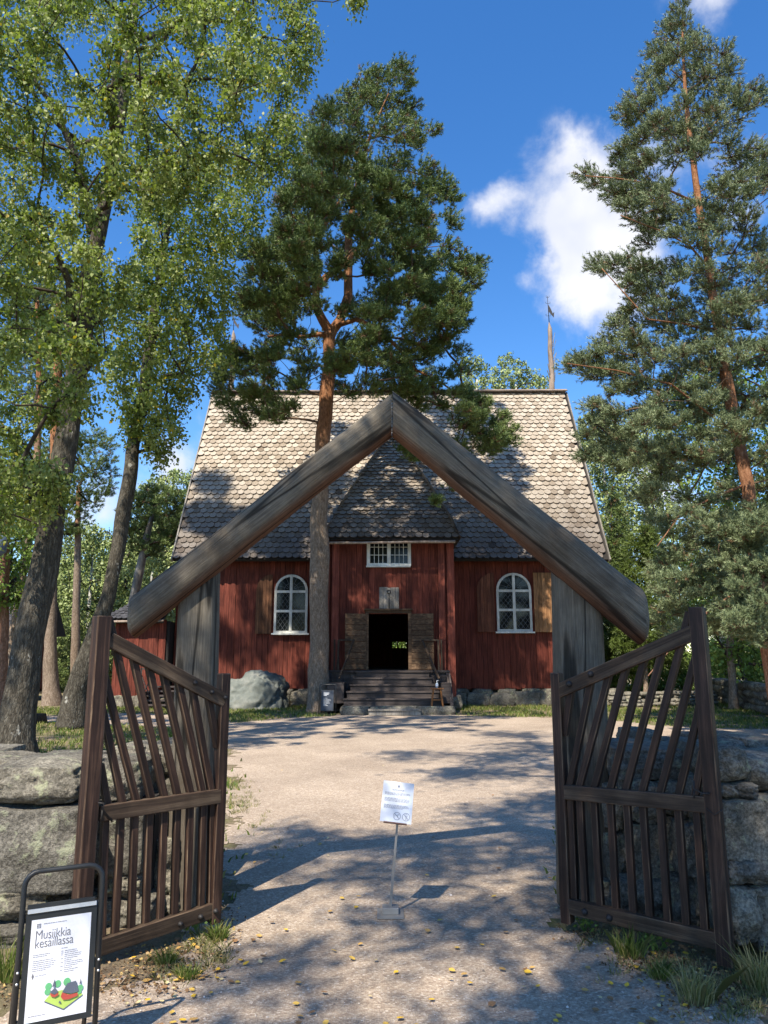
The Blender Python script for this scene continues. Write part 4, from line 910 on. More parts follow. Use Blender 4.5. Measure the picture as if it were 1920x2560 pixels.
# ------------------------------------------------------------------ stone walls beside the gate
def near_wall(label, rects, core, loc):
    r_ = thing('stone_wall', label, 'stone wall', loc, 'dry stone walls beside the gate')
    for i, (x0, y0, x1, y1, Y, dep, e, *rr) in enumerate(rects):
        a, b = P(x0, y1, Y), P(x1, y0, Y); c = (a+b)/2; sz = (b.z-a.z)/2; sx = (b.x-a.x)/2
        st = MB(); st.add(*stone((c.x, Y+dep, c.z), sx*1.06, dep*1.06, sz*1.08, i*3+loc[0], rr[0] if rr else .12, e, 22), smooth=True); st.build('stone', MAT['granite'], r_)
    m = MB()
    for a, b in core: m.box(a, b)
    m.build('rubble', MAT['dark'], r_)
near_wall('chunky granite wall of large grey blocks left of the gateway',
    [(-60, 1918, 196, 2018, 4.75, .42, .45), (30, 1898, 215, 1945, 5.35, .3, .6), (-180, 1900, 30, 1975, 5.3, .35, .3), (-190, 2028, 198, 2232, 4.70, .45, .88, .06), (-200, 2236, 128, 2318, 4.66, .42, .6), (-220, 2322, 92, 2420, 4.60, .45, .6),
     (130, 2245, 240, 2330, 4.9, .35, .6), (100, 2330, 235, 2410, 4.8, .4, .6), (225, 1905, 355, 2005, 5.05, .35, .7), (255, 1870, 350, 1925, 5.55, .3, .5), (350, 1862, 445, 1950, 5.5, .32, .6), (205, 2020, 360, 2185, 5.0, .4, .85, .06),
     (300, 1960, 440, 2090, 5.3, .35, .8, .07), (362, 2100, 450, 2240, 5.2, .35, .8), (245, 2190, 350, 2250, 5.0, .4, .6), (240, 2255, 380, 2345, 4.95, .4, .6), (370, 2240, 450, 2310, 5.2, .35, .6), (205, 1925, 250, 2010, 5.1, .3, .6), (-160, 1880, -20, 1940, 5.6, .3, .5), (-420, 1915, -190, 2100, 4.8, .45, .7), (-430, 2100, -200, 2300, 4.8, .45, .8), (-450, 2300, -200, 2450, 4.7, .45, .7)],
    [((-4.6, 5.15, 0), (-1.5, 5.8, .72)), ((-8, 5.0, 0), (-4.6, 5.9, .8))], (-3, 5, 0))
near_wall('mossy boulder wall in the shade right of the gateway, behind the open gate',
    [(1790, 1870, 1892, 1962, 4.55, .35, .35), (1868, 1895, 2010, 1985, 4.6, .4, .4), (1795, 1965, 1858, 2003, 4.5, .3, .5), (1850, 1962, 1908, 2003, 4.5, .3, .4), (1812, 2008, 1915, 2148, 4.45, .35, .9, .06), (1826, 2150, 1960, 2218, 4.4, .35, .6), (1825, 2224, 1912, 2370, 4.35, .35, .6), (1905, 2225, 2040, 2385, 4.35, .4, .6), (1905, 1990, 2040, 2145, 4.5, .4, .7),
     (1700, 1862, 1800, 1930, 5.4, .35, .4), (1795, 1850, 1880, 1910, 5.3, .4, .4), (1880, 1850, 1990, 1900, 5.3, .4, .4), (1545, 1875, 1745, 1950, 5.0, .38, .75, .07), (1520, 1860, 1600, 1925, 5.45, .3, .4), (1600, 1828, 1665, 1890, 5.6, .3, .4), (1570, 1952, 1660, 2060, 4.95, .35, .7), (1662, 1955, 1745, 2050, 4.9, .35, .5), (1740, 1940, 1800, 2060, 4.75, .35, .6),
     (1590, 2065, 1710, 2200, 4.95, .35, .88, .06), (1715, 2065, 1812, 2190, 4.75, .35, .85), (1560, 2205, 1690, 2330, 4.9, .35, .8), (1695, 2200, 1800, 2330, 4.75, .35, .7), (1520, 1960, 1575, 2080, 5.1, .3, .6), (1520, 2085, 1590, 2200, 5.1, .3, .6), (1510, 2205, 1560, 2300, 5.1, .3, .6), (2040, 1900, 2300, 2120, 4.6, .5, .7), (2040, 2125, 2300, 2380, 4.5, .5, .7)],
    [((1.75, 5.15, 0), (3.0, 5.7, .72)), ((2.2, 4.85, 0), (8, 5.8, .66))], (3, 5, 0))
# distant walls
def far_wall(label, a, b, h, th, n, group=None):
    m = MB(); a, b = Vector(a), Vector(b); L = (b-a).length; rows = 4
    for j in range(rows):
        for i in range(n):
            if random.random() < .04: continue
            f = (i+random.uniform(.3, .7))/n; c = a.lerp(b, f); s = L/n
            m.add(*stone((c.x+random.uniform(-.05, .05), c.y+random.uniform(-.05, .05)+.05*j, h*(j+.5)/rows), s*.62*random.uniform(.75, 1.2), th*.5, h/rows*.62*random.uniform(.8, 1.25), i+j*50+a.x, .2, .35, 4), smooth=True)
    return tag(m.build('stone_wall', MAT['granite']), label, 'stone wall', group)
far_wall('long shaded boulder wall running along the lawn at the right edge', G(1780, 1746), G(2250, 1868), .85, .9, 46)
a, b = G(1530, 1768), G(1790, 1760); far_wall('low sunlit stone wall beside the bushes beyond the right gate leaf', a, b, .48, .5, 16)
a, b = G(190, 1752), G(288, 1752); far_wall('low pale stone wall beside the red outbuilding on the left', a, b, .55, .5, 8)
# boulder by the church
c = P(640, 1745, 25.8); st = MB(); V, Fc = stone((c.x-.08, 25.9, .12), 1.12, .9, 1.0, 41, .30, .12, 24); st.add(V, Fc, .5, True)
tag(st.build('boulder', MAT['boulder']), 'big grey boulder half sunk in the grass against the church wall', 'boulder')

# ------------------------------------------------------------------ stool, bottle, distant A-board
sx = P(1093, 1765, 22.95).x; st_ = thing('stool', 'small varnished wooden stool on the step stone beside the church stairs', 'stool', (sx, 22.95, .24))
m = MB(); zt = .77; m.box((sx-.19, 22.80, zt-.035), (sx+.19, 23.1, zt)); m.build('seat', MAT['stoolwood'], st_, .008)
for i in (-1, 1):
    for j in (-1, 1): m = MB(); m.bar((sx+i*.17, 22.95+j*.14, .24), (sx+i*.11, 22.95+j*.09, zt-.036), .032, .032); m.build('leg', MAT['stoolwood'], st_)
for yy_ in (22.84, 23.06): m = MB(); m.bar((sx-.14, yy_, .42), (sx+.14, yy_, .42), .022, .022); m.build('stretcher', MAT['stoolwood'], st_)
bo = thing('pump_bottle', 'clear hand sanitiser pump bottle standing on the wooden stool', 'bottle', (sx, 22.95, zt))
m = MB(); m.tube([(sx, 22.95, zt+.001), (sx, 22.95, zt+.12), (sx, 22.95, zt+.145), (sx, 22.95, zt+.155)], [.04, .04, .03, .016], 12); m.build('bottle_body', MAT['plastic'], bo)
m = MB(); m.tube([(sx, 22.95, zt+.155), (sx, 22.95, zt+.215)], .010, 8); m.bar((sx, 22.95, zt+.22), (sx+.05, 22.95, zt+.215), .018, .014); m.build('pump', MAT['whiteink'], bo)
m = MB(); m.tube([(sx, 22.95, zt+.03), (sx, 22.95, zt+.10)], .0415, 12); m.build('paper_label', MAT['paper'], bo)

def aboard(name, label, O, ex, W, H, panel, lean, matp, border, texts, tr=.012, legs=True, corner=.06):
    """folding poster stand: O ground midpoint of the front legs, ex across"""
    root = thing(name, label, 'sign', O)
    ex = Vector(ex).normalized(); back = Vector((-ex.y, ex.x, 0)); up = (Vector((0, 0, 1))*math.cos(lean)+back*math.sin(lean)); nn = ex.cross(up)
    if nn.dot(CAM-Vector(O)) < 0: nn = -nn
    O = Vector(O)
    def pt(u, v, w=0): return O+ex*u+up*v+nn*w
    m = MB(); c = corner; path = [pt(-W/2, 0), pt(-W/2, H-c)]+[pt(-W/2+c-c*math.cos(a), H-c+c*math.sin(a)) for a in (.4, .8, 1.2)]+[pt(-W/2+c, H), pt(W/2-c, H)]+[pt(W/2-c+c*math.sin(a), H-c+c*math.cos(a)) for a in (.4, .8, 1.2)]+[pt(W/2, H-c), pt(W/2, 0)]
    m.tube(path, tr, 10); m.build('front_frame', MAT['black'], root)
    m = MB(); O2 = O+back*(H*.42); top = pt(0, H*.80)-O2
    def qt(u, v): return O2+ex*u*.97+(top*(v/(H*.80)))-nn*.02
    m.tube([qt(-W/2, 0), qt(-W/2, H*.8)], tr*.9, 8); m.tube([qt(W/2, 0), qt(W/2, H*.8)], tr*.9, 8); m.tube([qt(-W/2, H*.12), qt(W/2, H*.12)], tr*.8, 8); m.build('rear_frame', MAT['black'], root)
    x0, x1, y0, y1 = panel
    def slabp(mb, a, b, c_, d, w0, w1): mb.add([pt(a, c_, w0), pt(b, c_, w0), pt(b, d, w0), pt(a, d, w0), pt(a, c_, w1), pt(b, c_, w1), pt(b, d, w1), pt(a, d, w1)], [(0, 3, 2, 1), (4, 5, 6, 7), (0, 1, 5, 4), (1, 2, 6, 5), (2, 3, 7, 6), (3, 0, 4, 7)])
    m = MB(); slabp(m, x0-border, x1+border, y0-border, y1+border, -.012, .004); pn = m.build('panel', MAT['black'], root)
    m = MB(); slabp(m, x0, x1, y0, y1, .0041, .006); po = m.build('poster', matp, root)
    return root, pt, slabp, po, pn
def textmesh(body, size, fn, mat, name, parent, w=.0072, shear=0, bold=0):
    cu = bpy.data.curves.new('t', 'FONT'); cu.body = body; cu.size = size; cu.shear = shear; cu.offset = bold; cu.space_character = .95
    o = bpy.data.objects.new('t', cu); COL.objects.link(o); dg = bpy.context.evaluated_depsgraph_get(); me = bpy.data.meshes.new_from_object(o.evaluated_get(dg))
    bpy.data.objects.remove(o); 
    for v in me.vertices: v.co = fn(v.co.x, v.co.y, w)
    me.materials.clear(); me.materials.append(mat); return link(name, me, parent)
# near poster stand
TL, TR = P(64, 2182, 3.32), P(258, 2166, 3.46); exv = TR-TL; exv.z = 0; W = exv.length
exn = exv.normalized(); bk = Vector((-exn.y, exn.x, 0)); lean = R(7); Hh = TL.z/math.cos(lean)
O = (TL+TR)/2; O.z = 0; O = O-bk*Hh*math.sin(lean)
px0, px1, py0, py1 = -W*.375, W*.375, .185, .552
root, pt, slabp, po, pn = aboard('poster_stand', 'black folding stand with a white concert poster on the gravel by the left gate', O, exv, W, Hh, (px0, px1, py0, py1), lean, MAT['paper'], .022, None, tr=.011, corner=.055)
m = MB(); slabp(m, px0-.018, px1+.018, py1+.026, py1+.042, -.010, .010); m.build('clamp_rail', MAT['alu'], root)
m = MB(); slabp(m, px0-.020, px1+.012, py1+.0425, py1+.058, -.012, .006); m.build('clamp_back', MAT['black'], root)
m = MB()
for s in (-1, 1):
    for v in (.33, .37): m = MB(); m.tube([pt(s*W/2*1.0, v, .011), pt(s*W/2, v, .018)], .005, 8); m.build('rivet', MAT['alu'], root)
pw_ = px1-px0; ph = py1-py0
def pu(x, y, w=.0072): return pt(px0+pw_*x, py0+ph*y, w)          # 0..1 poster coordinates, y up
def tf(x0, y0): return lambda x, y, w: pt(px0+pw_*x0+x, py0+ph*y0+y, w)
textmesh('Musiikkia', .0425, lambda x, y, w: pt(px0+pw_*.07+x*.92, py0+ph*.80+y*1.15, w), MAT['ink'], 'lettering', po, bold=-.0003)
textmesh('kesäillassa', .0425, lambda x, y, w: pt(px0+pw_*.07+x*.92, py0+ph*.715+y*1.15, w), MAT['ink'], 'lettering', po, bold=-.0003)
m = MB()
def pbar(mb, x0, y0, x1, y1, w=.0072):
    mb.add([pu(x0, y0, .0061), pu(x1, y0, .0061), pu(x1, y1, .0061), pu(x0, y1, .0061), pu(x0, y0, w), pu(x1, y0, w), pu(x1, y1, w), pu(x0, y1, w)], [(4, 5, 6, 7), (0, 1, 5, 4), (1, 2, 6, 5), (2, 3, 7, 6), (3, 0, 4, 7)])
def words(mb, x0, x1, y, h, gap=.008):
    x = x0
    while x < x1-.01:
        l_ = random.uniform(.02, .07); e_ = min(x+l_, x1); pbar(mb, x, y, e_, y+h); x = e_+gap
for i, (x, e_) in enumerate(((.06, .34), (.06, .30))): words(m, x, e_, .645-.018*i, .006)
for i, e_ in enumerate((.40, .44, .42, .41, .38, .28)): words(m, .06, e_, .585-.019*i, .006)
words(m, .52, .62, .675, .006)
for i, e_ in enumerate((.78, .80, .88, .86, .80, .70, .88, .90, .82, .72, .83, .75)): words(m, .58, e_, .645-.019*i, .006)
for i in (0, 1, 2, 4, 6, 8, 10): words(m, .52, .56, .645-.019*i, .006)
words(m, .12, .30, .44, .005); words(m, .05, .33, .055, .007); words(m, .20, .58, .948, .007)
m.build('small_print', MAT['ink2'], po)
m = MB()
for i in range(3):
    for j in range(3):
        if (i, j) != (1, 1): pbar(m, .09+i*.024, .915+j*.016, .106+i*.024, .925+j*.016)
pbar(m, .114, .933, .130, .941)
m.add([pu(.06, .44), pu(.08, .41), pu(.10, .44), pu(.08, .475)], [(0, 1, 2, 3)]); m.build('emblem', MAT['ink'], po)
def pl(mat, polys, nm='print', w=.0074):
    mb = MB()
    for k, q in enumerate(polys): mb = MB(); mb.add([pu(x, y, w+.0003*(k % 7)) for x, y in q], [tuple(range(len(q)))]); mb.build(nm, mat, po)
def circ(x, y, r, n=12): return [(x+r*math.cos(2*math.pi*k/n), y+r*.66*math.sin(2*math.pi*k/n)) for k in range(n)]
pl(MAT['lime'], [[(.30, .185), (.62, .075), (.93, .18), (.80, .255), (.42, .262)]], w=.0073)
pl(MAT['slate'], [[(.30, .185), (.30, .172), (.62, .062), (.62, .073)], [(.62, .073), (.62, .062), (.93, .168), (.93, .178)]], w=.0073)
pl(MAT['green'], [circ(.35, .32, .055), circ(.50, .33, .055), circ(.34, .27, .05), circ(.65, .335, .06), circ(.88, .25, .05), circ(.87, .215, .035)], w=.0076)
pl(MAT['slate'], [[(.38, .26), (.46, .30), (.52, .25), (.46, .23)], [(.41, .31), (.445, .385), (.47, .31)], [(.58, .24), (.66, .32), (.80, .33), (.86, .22), (.74, .21), (.68, .22)], [(.86, .29), (.88, .35), (.89, .29)], [(.53, .14), (.55, .165), (.58, .135)]], w=.0100)
pl(MAT['redink'], [[(.38, .255), (.40, .22), (.46, .205), (.52, .22), (.52, .245), (.46, .228)]], w=.0122)
pl(MAT['redink'], [[(.56, .20), (.58, .24), (.68, .21), (.72, .205), (.84, .21), (.84, .18), (.70, .16), (.60, .165)]], w=.0122)
# distant board
bx = P(817, 1785, 22.75); root2, pt2, sl2, po2, pn2 = aboard('information_board', 'dark blue folding information board beside the big pine at the church stairs', (bx.x, 22.75, 0), (1, -.12, 0), .50, .88, (-.175, .175, .13, .70), R(8), MAT['navy'], .02, None, tr=.011, corner=.05)
m = MB()
for i, (e_, h) in enumerate(((.05, .018), (.03, .018), (-.02, .018), None and (0, 0) or (-.2, 0), (.0, .009), (.10, .009), (.11, .009), (.06, .009), (.08, .009), (-.02, .009), (.02, .009))):
    y = .62-.036*i
    if h: sl2(m, -.12, e_, y, y+h, .0062, .0075)
m.build('lettering', MAT['whiteink'], po2)

# ------------------------------------------------------------------ notice on a steel pole
SY = 5.17; ft = P(976, 2268, SY); ft.z = 0; tpp = P(994, 2052, SY-.02)
ns = thing('notice_stand', 'tilted metal notice plate on a thin pole in the middle of the gravel path', 'sign', (ft.x, SY, 0))
m = MB(); m.box((ft.x-.085, SY-.09, -.003), (ft.x+.085, SY+.09, .006)); m.build('base_plate', MAT['galv'], ns)
m = MB(); m.box((ft.x-.052, SY-.045, .0065), (ft.x+.052, SY+.045, .045)); m.build('base_block', MAT['galv'], ns, .003)
pz = Vector((ft.x, SY, .045)); md = pz.lerp(tpp, .58)
m = MB(); m.bar(pz, md, .017, .017, up=(0, 1, 0)); m.bar(md+Vector((0, 0, .0003)), tpp+Vector((0, .01, 0)), .014, .014, up=(0, 1, 0)); m.build('pole', MAT['galv'], ns)
c0 = [P(946, 2043, SY-.06), P(1026, 2054, SY-.06), P(1038, 1967, SY+.04), P(962, 1959, SY+.04)]
exs = ((c0[1]-c0[0])+(c0[2]-c0[3])).normalized(); ups_ = (c0[3]+c0[2]-c0[0]-c0[1]); ups_ = (ups_-exs*ups_.dot(exs)).normalized(); ns_ = exs.cross(ups_); cc = sum(c0, Vector())/4
PW, PH = .205, .262
def sp_(u, v, w=0): return cc+exs*(u*PW)+ups_*(v*PH)+ns_*w*(1 if ns_.y < 0 else -1)
def sbx(mb, a, b, c_, d, w0, w1): mb.add([sp_(a, c_, w0), sp_(b, c_, w0), sp_(b, d, w0), sp_(a, d, w0), sp_(a, c_, w1), sp_(b, c_, w1), sp_(b, d, w1), sp_(a, d, w1)], [(0, 3, 2, 1), (4, 5, 6, 7), (0, 1, 5, 4), (1, 2, 6, 5), (2, 3, 7, 6), (3, 0, 4, 7)])
m = MB(); sbx(m, -.5, .5, -.5, .5, -.003, 0); pt_ = m.build('plate', MAT['steel'], ns)
m = MB(); sbx(m, -.38, .36, -.53, -.501, -.006, .012); m.build('ledge', MAT['rust'], ns)
m = MB()
def swords(y, x0, x1, h=.008):
    x = x0
    while x < x1-.01:
        e_ = min(x+random.uniform(.03, .10), x1); sbx(m, x, e_, y, y+h, .0002, .0012); x = e_+.014
swords(.30, -.2, .2); swords(.278, -.17, .18)
for y, a, b in ((.215, -.42, .38), (.19, -.42, .40), (.165, -.42, .30), (.08, -.42, .30), (.055, -.42, .40), (.03, -.42, .40), (.005, -.42, .36), (-.09, -.42, .34), (-.115, -.42, .38), (-.14, -.42, .38), (-.165, -.42, .2)): swords(y, a, b)
for i in range(3):
    for j in range(3): sbx(m, -.03+.026*i, -.01+.026*i, .36+.02*j, .375+.02*j, .0002, .0012)
m.build('lettering', MAT['inkblue'], pt_)
m = MB(); ar_ = PW/PH
for cxx in (.03, .32):
    ring = [sp_(cxx+.115*math.cos(k*math.pi/12), -.34+.115*ar_*math.sin(k*math.pi/12), .001) for k in range(25)]
    for a, b in zip(ring, ring[1:]): m.bar(a, b, .0022, .001, up=ns_)
    m.bar(sp_(cxx-.08, -.34+.08*ar_, .0012), sp_(cxx+.08, -.34-.08*ar_, .0012), .0022, .001, up=ns_)
def line(pts):
    for a, b in zip(pts, pts[1:]): m.bar(sp_(*a, .0011), sp_(*b, .0011), .0016, .0008, up=ns_)
line([(-.045, -.38), (-.04, -.32), (.05, -.32), (.055, -.38)]); line([(-.055, -.30), (-.04, -.32)]); line([(.05, -.32), (.07, -.29), (.10, -.30), (.085, -.325)])
line([(.285, -.325), (.32, -.405), (.355, -.325), (.285, -.325)]); line([(.285, -.325), (.29, -.29), (.32, -.275), (.35, -.29), (.355, -.325)])
m.build('pictogram', MAT['inkblue'], pt_)

# lamp head at the left edge
lp = thing('yard_lamp', 'blue grey lamp head on a pole in the leaves at the left edge', 'lamp', (P(-18, 1400, 17).x, 17, 0))
c = P(-6, 1368, 17); m = MB(); m.tube([(c.x, 17, c.z-.2), (c.x, 17, c.z-.1), (c.x, 17, c.z+.1), (c.x, 17, c.z+.24), (c.x, 17, c.z+.28)], [.10, .19, .2, .17, .08], 16); m.build('lamp_head', MAT['lampgrey'], lp)
m = MB(); m.tube([(c.x, 17, 0), (c.x, 17, c.z-.2)], .05, 8); m.build('pole', MAT['lampgrey'], lp)
# stump
c = G(95, 1806); m = MB(); m.tube([(c.x, c.y, -.02), (c.x, c.y, .16), (c.x, c.y, .22)], [.24, .2, .19], 12, wob=.15); tag(m.build('tree_stump', MAT['twig']), 'low dark tree stump in the grass between the two leaning birches', 'stump')

# ------------------------------------------------------------------ trees
def rr_px(wd, p):   # half width in preview pixels -> metres
    return wd*D*PX(p)[2]/F
# front birch
bY = 12.3
T1 = pts_px([(28, 1690), (34, 1600, 0), (60, 1400, .1), (108, 1150, .2), (148, 930, .3), (170, 750, .4), (200, 560, .5), (240, 380, .6), (262, 240, .7), (288, 60, .8), (300, -100, 1.0)], bY)
T1[0].z = -.05
rad1 = [rr_px(w_, p) for w_, p in zip((50, 38, 31, 28, 24, 21, 17, 14, 11, 8, 5), T1)]
L1 = pts_px([(197, 505, .5), (188, 430, .3), (160, 330, .0), (120, 235, -.4), (70, 170, -.8)], bY); L2 = pts_px([(246, 330, .6), (243, 220, .3), (256, 120, .0), (270, 60, -.2), (262, 0, -.3)], bY)
L3 = pts_px([(152, 690, .3), (150, 610, -.2), (110, 520, -.8), (60, 470, -1.2)], bY); L4 = pts_px([(285, 90, .8), (350, 70, 1.2), (420, 60, 1.4), (470, 40, 1.6)], bY)
polyA = [(-90, -120), (650, -120), (668, 90), (640, 220), (625, 330), (560, 372), (520, 330), (420, 350), (380, 420), (330, 430), (300, 560), (260, 600), (240, 660), (235, 760), (200, 860), (165, 960), (150, 1040), (110, 1100), (0, 1110), (-90, 1100)]
holesA = [(x, y, r*1.25) for x, y, r in [(190, 95, 40), (185, 150, 22), (100, 395, 32), (140, 440, 30), (280, 430, 30), (300, 480, 22), (25, 350, 26), (120, 520, 20), (270, 540, 28), (215, 430, 24), (75, 820, 18), (15, 640, 20)]]
bl = blobs_px(polyA, bY, 2.6, 26, holesA, seed=3, gap=(1.1, -.12))
for x_, y_, z_ in ((-2.4, 12.9, 18.2), (-1.7, 12.7, 17.2), (-1.1, 12.5, 16.2), (-.7, 12.3, 15.2)): bl.append((Vector((x_, y_, z_)), .3))
bl.append((P(886, -8, 12.2), .16)); bl.append((P(900, -30, 12.2), .2))
rdA = random.Random(2)
for _ in range(60): bl.append((Vector((-3.6+rdA.gauss(0, 1.3), 12.9+rdA.gauss(0, 1.2), rdA.uniform(19, 25))), rdA.uniform(.4, .6)))
T1.append(Vector((-3.4, 13.2, 23.5))); rad1.append(.02)
make_tree('birch_tree', 'tall leaning birch with rough grey bark nearest the camera on the left', 'tree', (T1[0].x, bY, 0),
          [(T1, rad1), (L1, [.10, .085, .07, .05, .03]), (L2, [.09, .075, .06, .04, .03]), (L3, [.08, .06, .045, .025]), (L4, [.08, .06, .045, .03])], bl, 'leaf', MAT['birchleaf'], MAT['birchbark'], MAT['twig'], 'birches by the gateway', 270, .072, twigs=10, r0=.009, droop=1.35, ntrunk=22)
# second birch, leaning, right of it, with drooping skirts
b2 = 18.4
T2 = pts_px([(150, 1585), (160, 1500), (190, 1420, .0), (235, 1280, .1), (268, 1100, .2), (290, 960, .3), (312, 830, .4), (330, 700, .5), (350, 560, .6), (372, 430, .7)], b2); T2[0].z = -.05
rad2 = [rr_px(w_, p) for w_, p in zip((34, 23, 18, 16, 14.5, 13.5, 12, 10, 8, 4), T2)]
polyB = [(300, 350), (400, 330), (525, 330), (560, 400), (555, 480), (505, 520), (500, 600), (505, 650), (480, 700), (488, 760), (430, 800), (395, 860), (388, 930), (345, 985), (312, 950), (270, 900), (235, 800), (255, 640), (300, 520)]
bl = blobs_px(polyB, b2, 2.2, 23, [(335, 590, 16), (268, 560, 14), (440, 800, 16)], seed=5)
make_tree('birch_tree', 'second leaning birch with dark mossy trunk between the front birch and the church', 'tree', (T2[0].x, b2, 0),
          [(T2, rad2)], bl, 'leaf', MAT['birchleaf'], MAT['birchbark'], MAT['twig'], 'birches by the gateway', 190, .095, twigs=9, r0=.010, droop=1.2, ntrunk=18, smallb=True)
# tip of an overhanging birch twig at the top of the picture belongs to a birch standing left of the camera
# centre pine
p1 = 23.8
TP = pts_px([(689, 1532), (688, 1480), (687, 1300), (690, 1100), (700, 920), (711, 800), (713, 715)], p1); TP[0].z = -.05
rp = [rr_px(w_, p) for w_, p in zip((29, 22, 20, 18, 15.5, 14, 13), TP)]
TA = pts_px([(713, 718), (696, 690, -.2), (681, 660, -.3), (684, 625, -.4), (708, 595, -.3), (745, 572, -.2), (770, 540, 0), (800, 500, .2), (842, 482, .3)], p1)
TB = pts_px([(714, 720), (735, 690, .2), (752, 640, .3), (754, 560, .3), (752, 500, .3), (766, 430, .2), (775, 370, .2), (800, 290, .2), (840, 200, .3)], p1)
TC = pts_px([(716, 722), (690, 722, -.3), (650, 728, -.5), (615, 722, -.7), (578, 727, -.9)], p1)
TD = pts_px([(722, 705), (770, 690, -.3), (820, 712, -.5), (860, 752, -.7), (900, 800, -.8), (955, 828, -.9), (1010, 868, -1.0)], p1)
TE = pts_px([(690, 610, -.3), (683, 540, -.4), (700, 490, -.6), (735, 430, -.6)], p1)
polyP = [(845, 130), (885, 140), (880, 200), (905, 250), (942, 262), (935, 320), (905, 330), (965, 400), (980, 440), (978, 490), (950, 500), (975, 540), (1035, 570), (1030, 610), (985, 640), (1010, 680), (985, 740), (1000, 800), (1005, 850), (1075, 890), (1110, 950), (1090, 985), (1050, 985), (1010, 930), (960, 905), (900, 880), (860, 870), (800, 880), (740, 905), (735, 850), (690, 800), (665, 850), (640, 900), (575, 915), (535, 930), (500, 920), (480, 860), (468, 800), (500, 750), (560, 740), (560, 700), (530, 690), (532, 620), (525, 560), (540, 525), (600, 515), (610, 450), (615, 390), (640, 360), (665, 300), (690, 240), (770, 190), (800, 150)]
holesP = [(722, 500, 26), (700, 560, 24), (775, 590, 18), (720, 640, 40), (690, 765, 30), (760, 720, 18), (640, 745, 18), (770, 460, 16), (590, 715, 14), (700, 700, 36), (805, 520, 16), (870, 695, 14), (650, 680, 14), (930, 480, 8), (850, 830, 12)]
bl = blobs_px(polyP, p1, 3.8, 18, holesP, seed=8, gap=(.85, -.08), rmul=1.12)
rdP = random.Random(9)
def shade_blob(t0, k, r):
    q = t0-SUNDIR/(-SUNDIR.z)*k; x, y, _ = PX(q)
    if any((x/D-a)**2+(y/D-b)**2 < (c*1.35)**2 for a, b, c in holesP) or not inpoly(x/D, y/D, polyP): return
    bl.append((q, r))
for _ in range(90): shade_blob(Vector((rdP.uniform(-.6, 2.4), 24.7, rdP.uniform(2.2, 6.2))), rdP.uniform(6.5, 10.5), rdP.uniform(.28, .42))
for _ in range(90): shade_blob(Vector((rdP.uniform(2.6, 5.4), 27.6, rdP.uniform(1.6, 7.6))), rdP.uniform(6.5, 10.5), rdP.uniform(.28, .42))
for _ in range(80):
    f = rdP.random()**1.2; shade_blob(Vector((.3+rdP.uniform(-2.1, 2.3)*(1.05-f), 24.5+4.2*f, 5.6+4.9*f)), rdP.uniform(5.5, 9.5), rdP.uniform(.28, .42))
# clumps hanging in front of the porch roof
for x, y, r in ((985, 965, 26), (1010, 1060, 24), (975, 1050, 20), (890, 990, 18), (870, 975, 14), (1060, 960, 30), (1030, 935, 26), (940, 1085, 14)):
    q = P(x*D, y*D, p1-.6); bl.append((q, r*D*PX(q)[2]/F))
make_tree('pine_tree', 'tall pine with orange upper limbs standing in front of the church porch', 'tree', (TP[0].x, p1, 0),
          [(TP, rp), (TA, [.17, .15, .14, .125, .11, .09, .07, .045, .02]), (TB, [.17, .165, .15, .14, .12, .10, .075, .045, .02]), (TC, [.10, .085, .07, .05, .03]), (TD, [.085, .08, .07, .06, .045, .03, .015]), (TE, [.09, .08, .06, .04])],
          bl, 'pine', MAT['needle'], MAT['pinebark'], MAT['pinetwig'], None, 1400, .05, flat=.55, twigs=54, r0=.010, needle=(.115, .021), ntrunk=20)
# right pine
p2 = 17.0
TR_ = pts_px([(1690, 1560), (1664, 1440), (1640, 1260), (1614, 1050), (1584, 900), (1553, 720), (1532, 580), (1510, 440), (1490, 300), (1478, 180), (1474, 60), (1474, 25)], p2); TR_[0].z = -.05
rq = [rr_px(w_, p) for w_, p in zip((18, 15, 14, 13, 11.5, 10, 8.5, 7, 5.5, 3.5, 2, 1), TR_)]
polyR = [(1474, 15), (1495, 60), (1520, 90), (1530, 170), (1560, 110), (1590, 160), (1635, 190), (1645, 215), (1600, 255), (1560, 300), (1600, 330), (1655, 300), (1720, 330), (1720, 1400), (1640, 1385), (1600, 1350), (1520, 1375), (1420, 1390), (1410, 1360), (1445, 1310), (1400, 1280), (1450, 1200), (1400, 1130), (1330, 1010), (1260, 985), (1245, 900), (1310, 860), (1330, 825), (1215, 790), (1290, 760), (1330, 700), (1385, 650), (1340, 600), (1275, 575), (1320, 555), (1385, 560), (1395, 490), (1350, 460), (1320, 420), (1250, 378), (1330, 345), (1355, 300), (1345, 200), (1400, 160), (1410, 110), (1440, 100), (1440, 50)]
holesR = [(1505, 230, 16), (1440, 380, 14), (1500, 650, 14), (1600, 600, 20), (1560, 520, 14), (1580, 640, 14), (1600, 520, 18), (1545, 420, 12), (1480, 520, 12), (1600, 910, 14), (1604, 1000, 16), (1560, 800, 20), (1608, 1060, 14), (1375, 870, 20), (1330, 930, 16), (1470, 1000, 16), (1560, 700, 12), (1420, 750, 14)]
bl = blobs_px(polyR, p2, 2.3, 22, holesR, seed=12, gap=(1.0, -.20))
rdR = random.Random(3)
for _ in range(26):
    q = P(rdR.uniform(1590, 1665)*D, rdR.uniform(1120, 1390)*D, rdR.uniform(15.2, 16.2)); bl.append((q, rdR.uniform(.28, .4)))
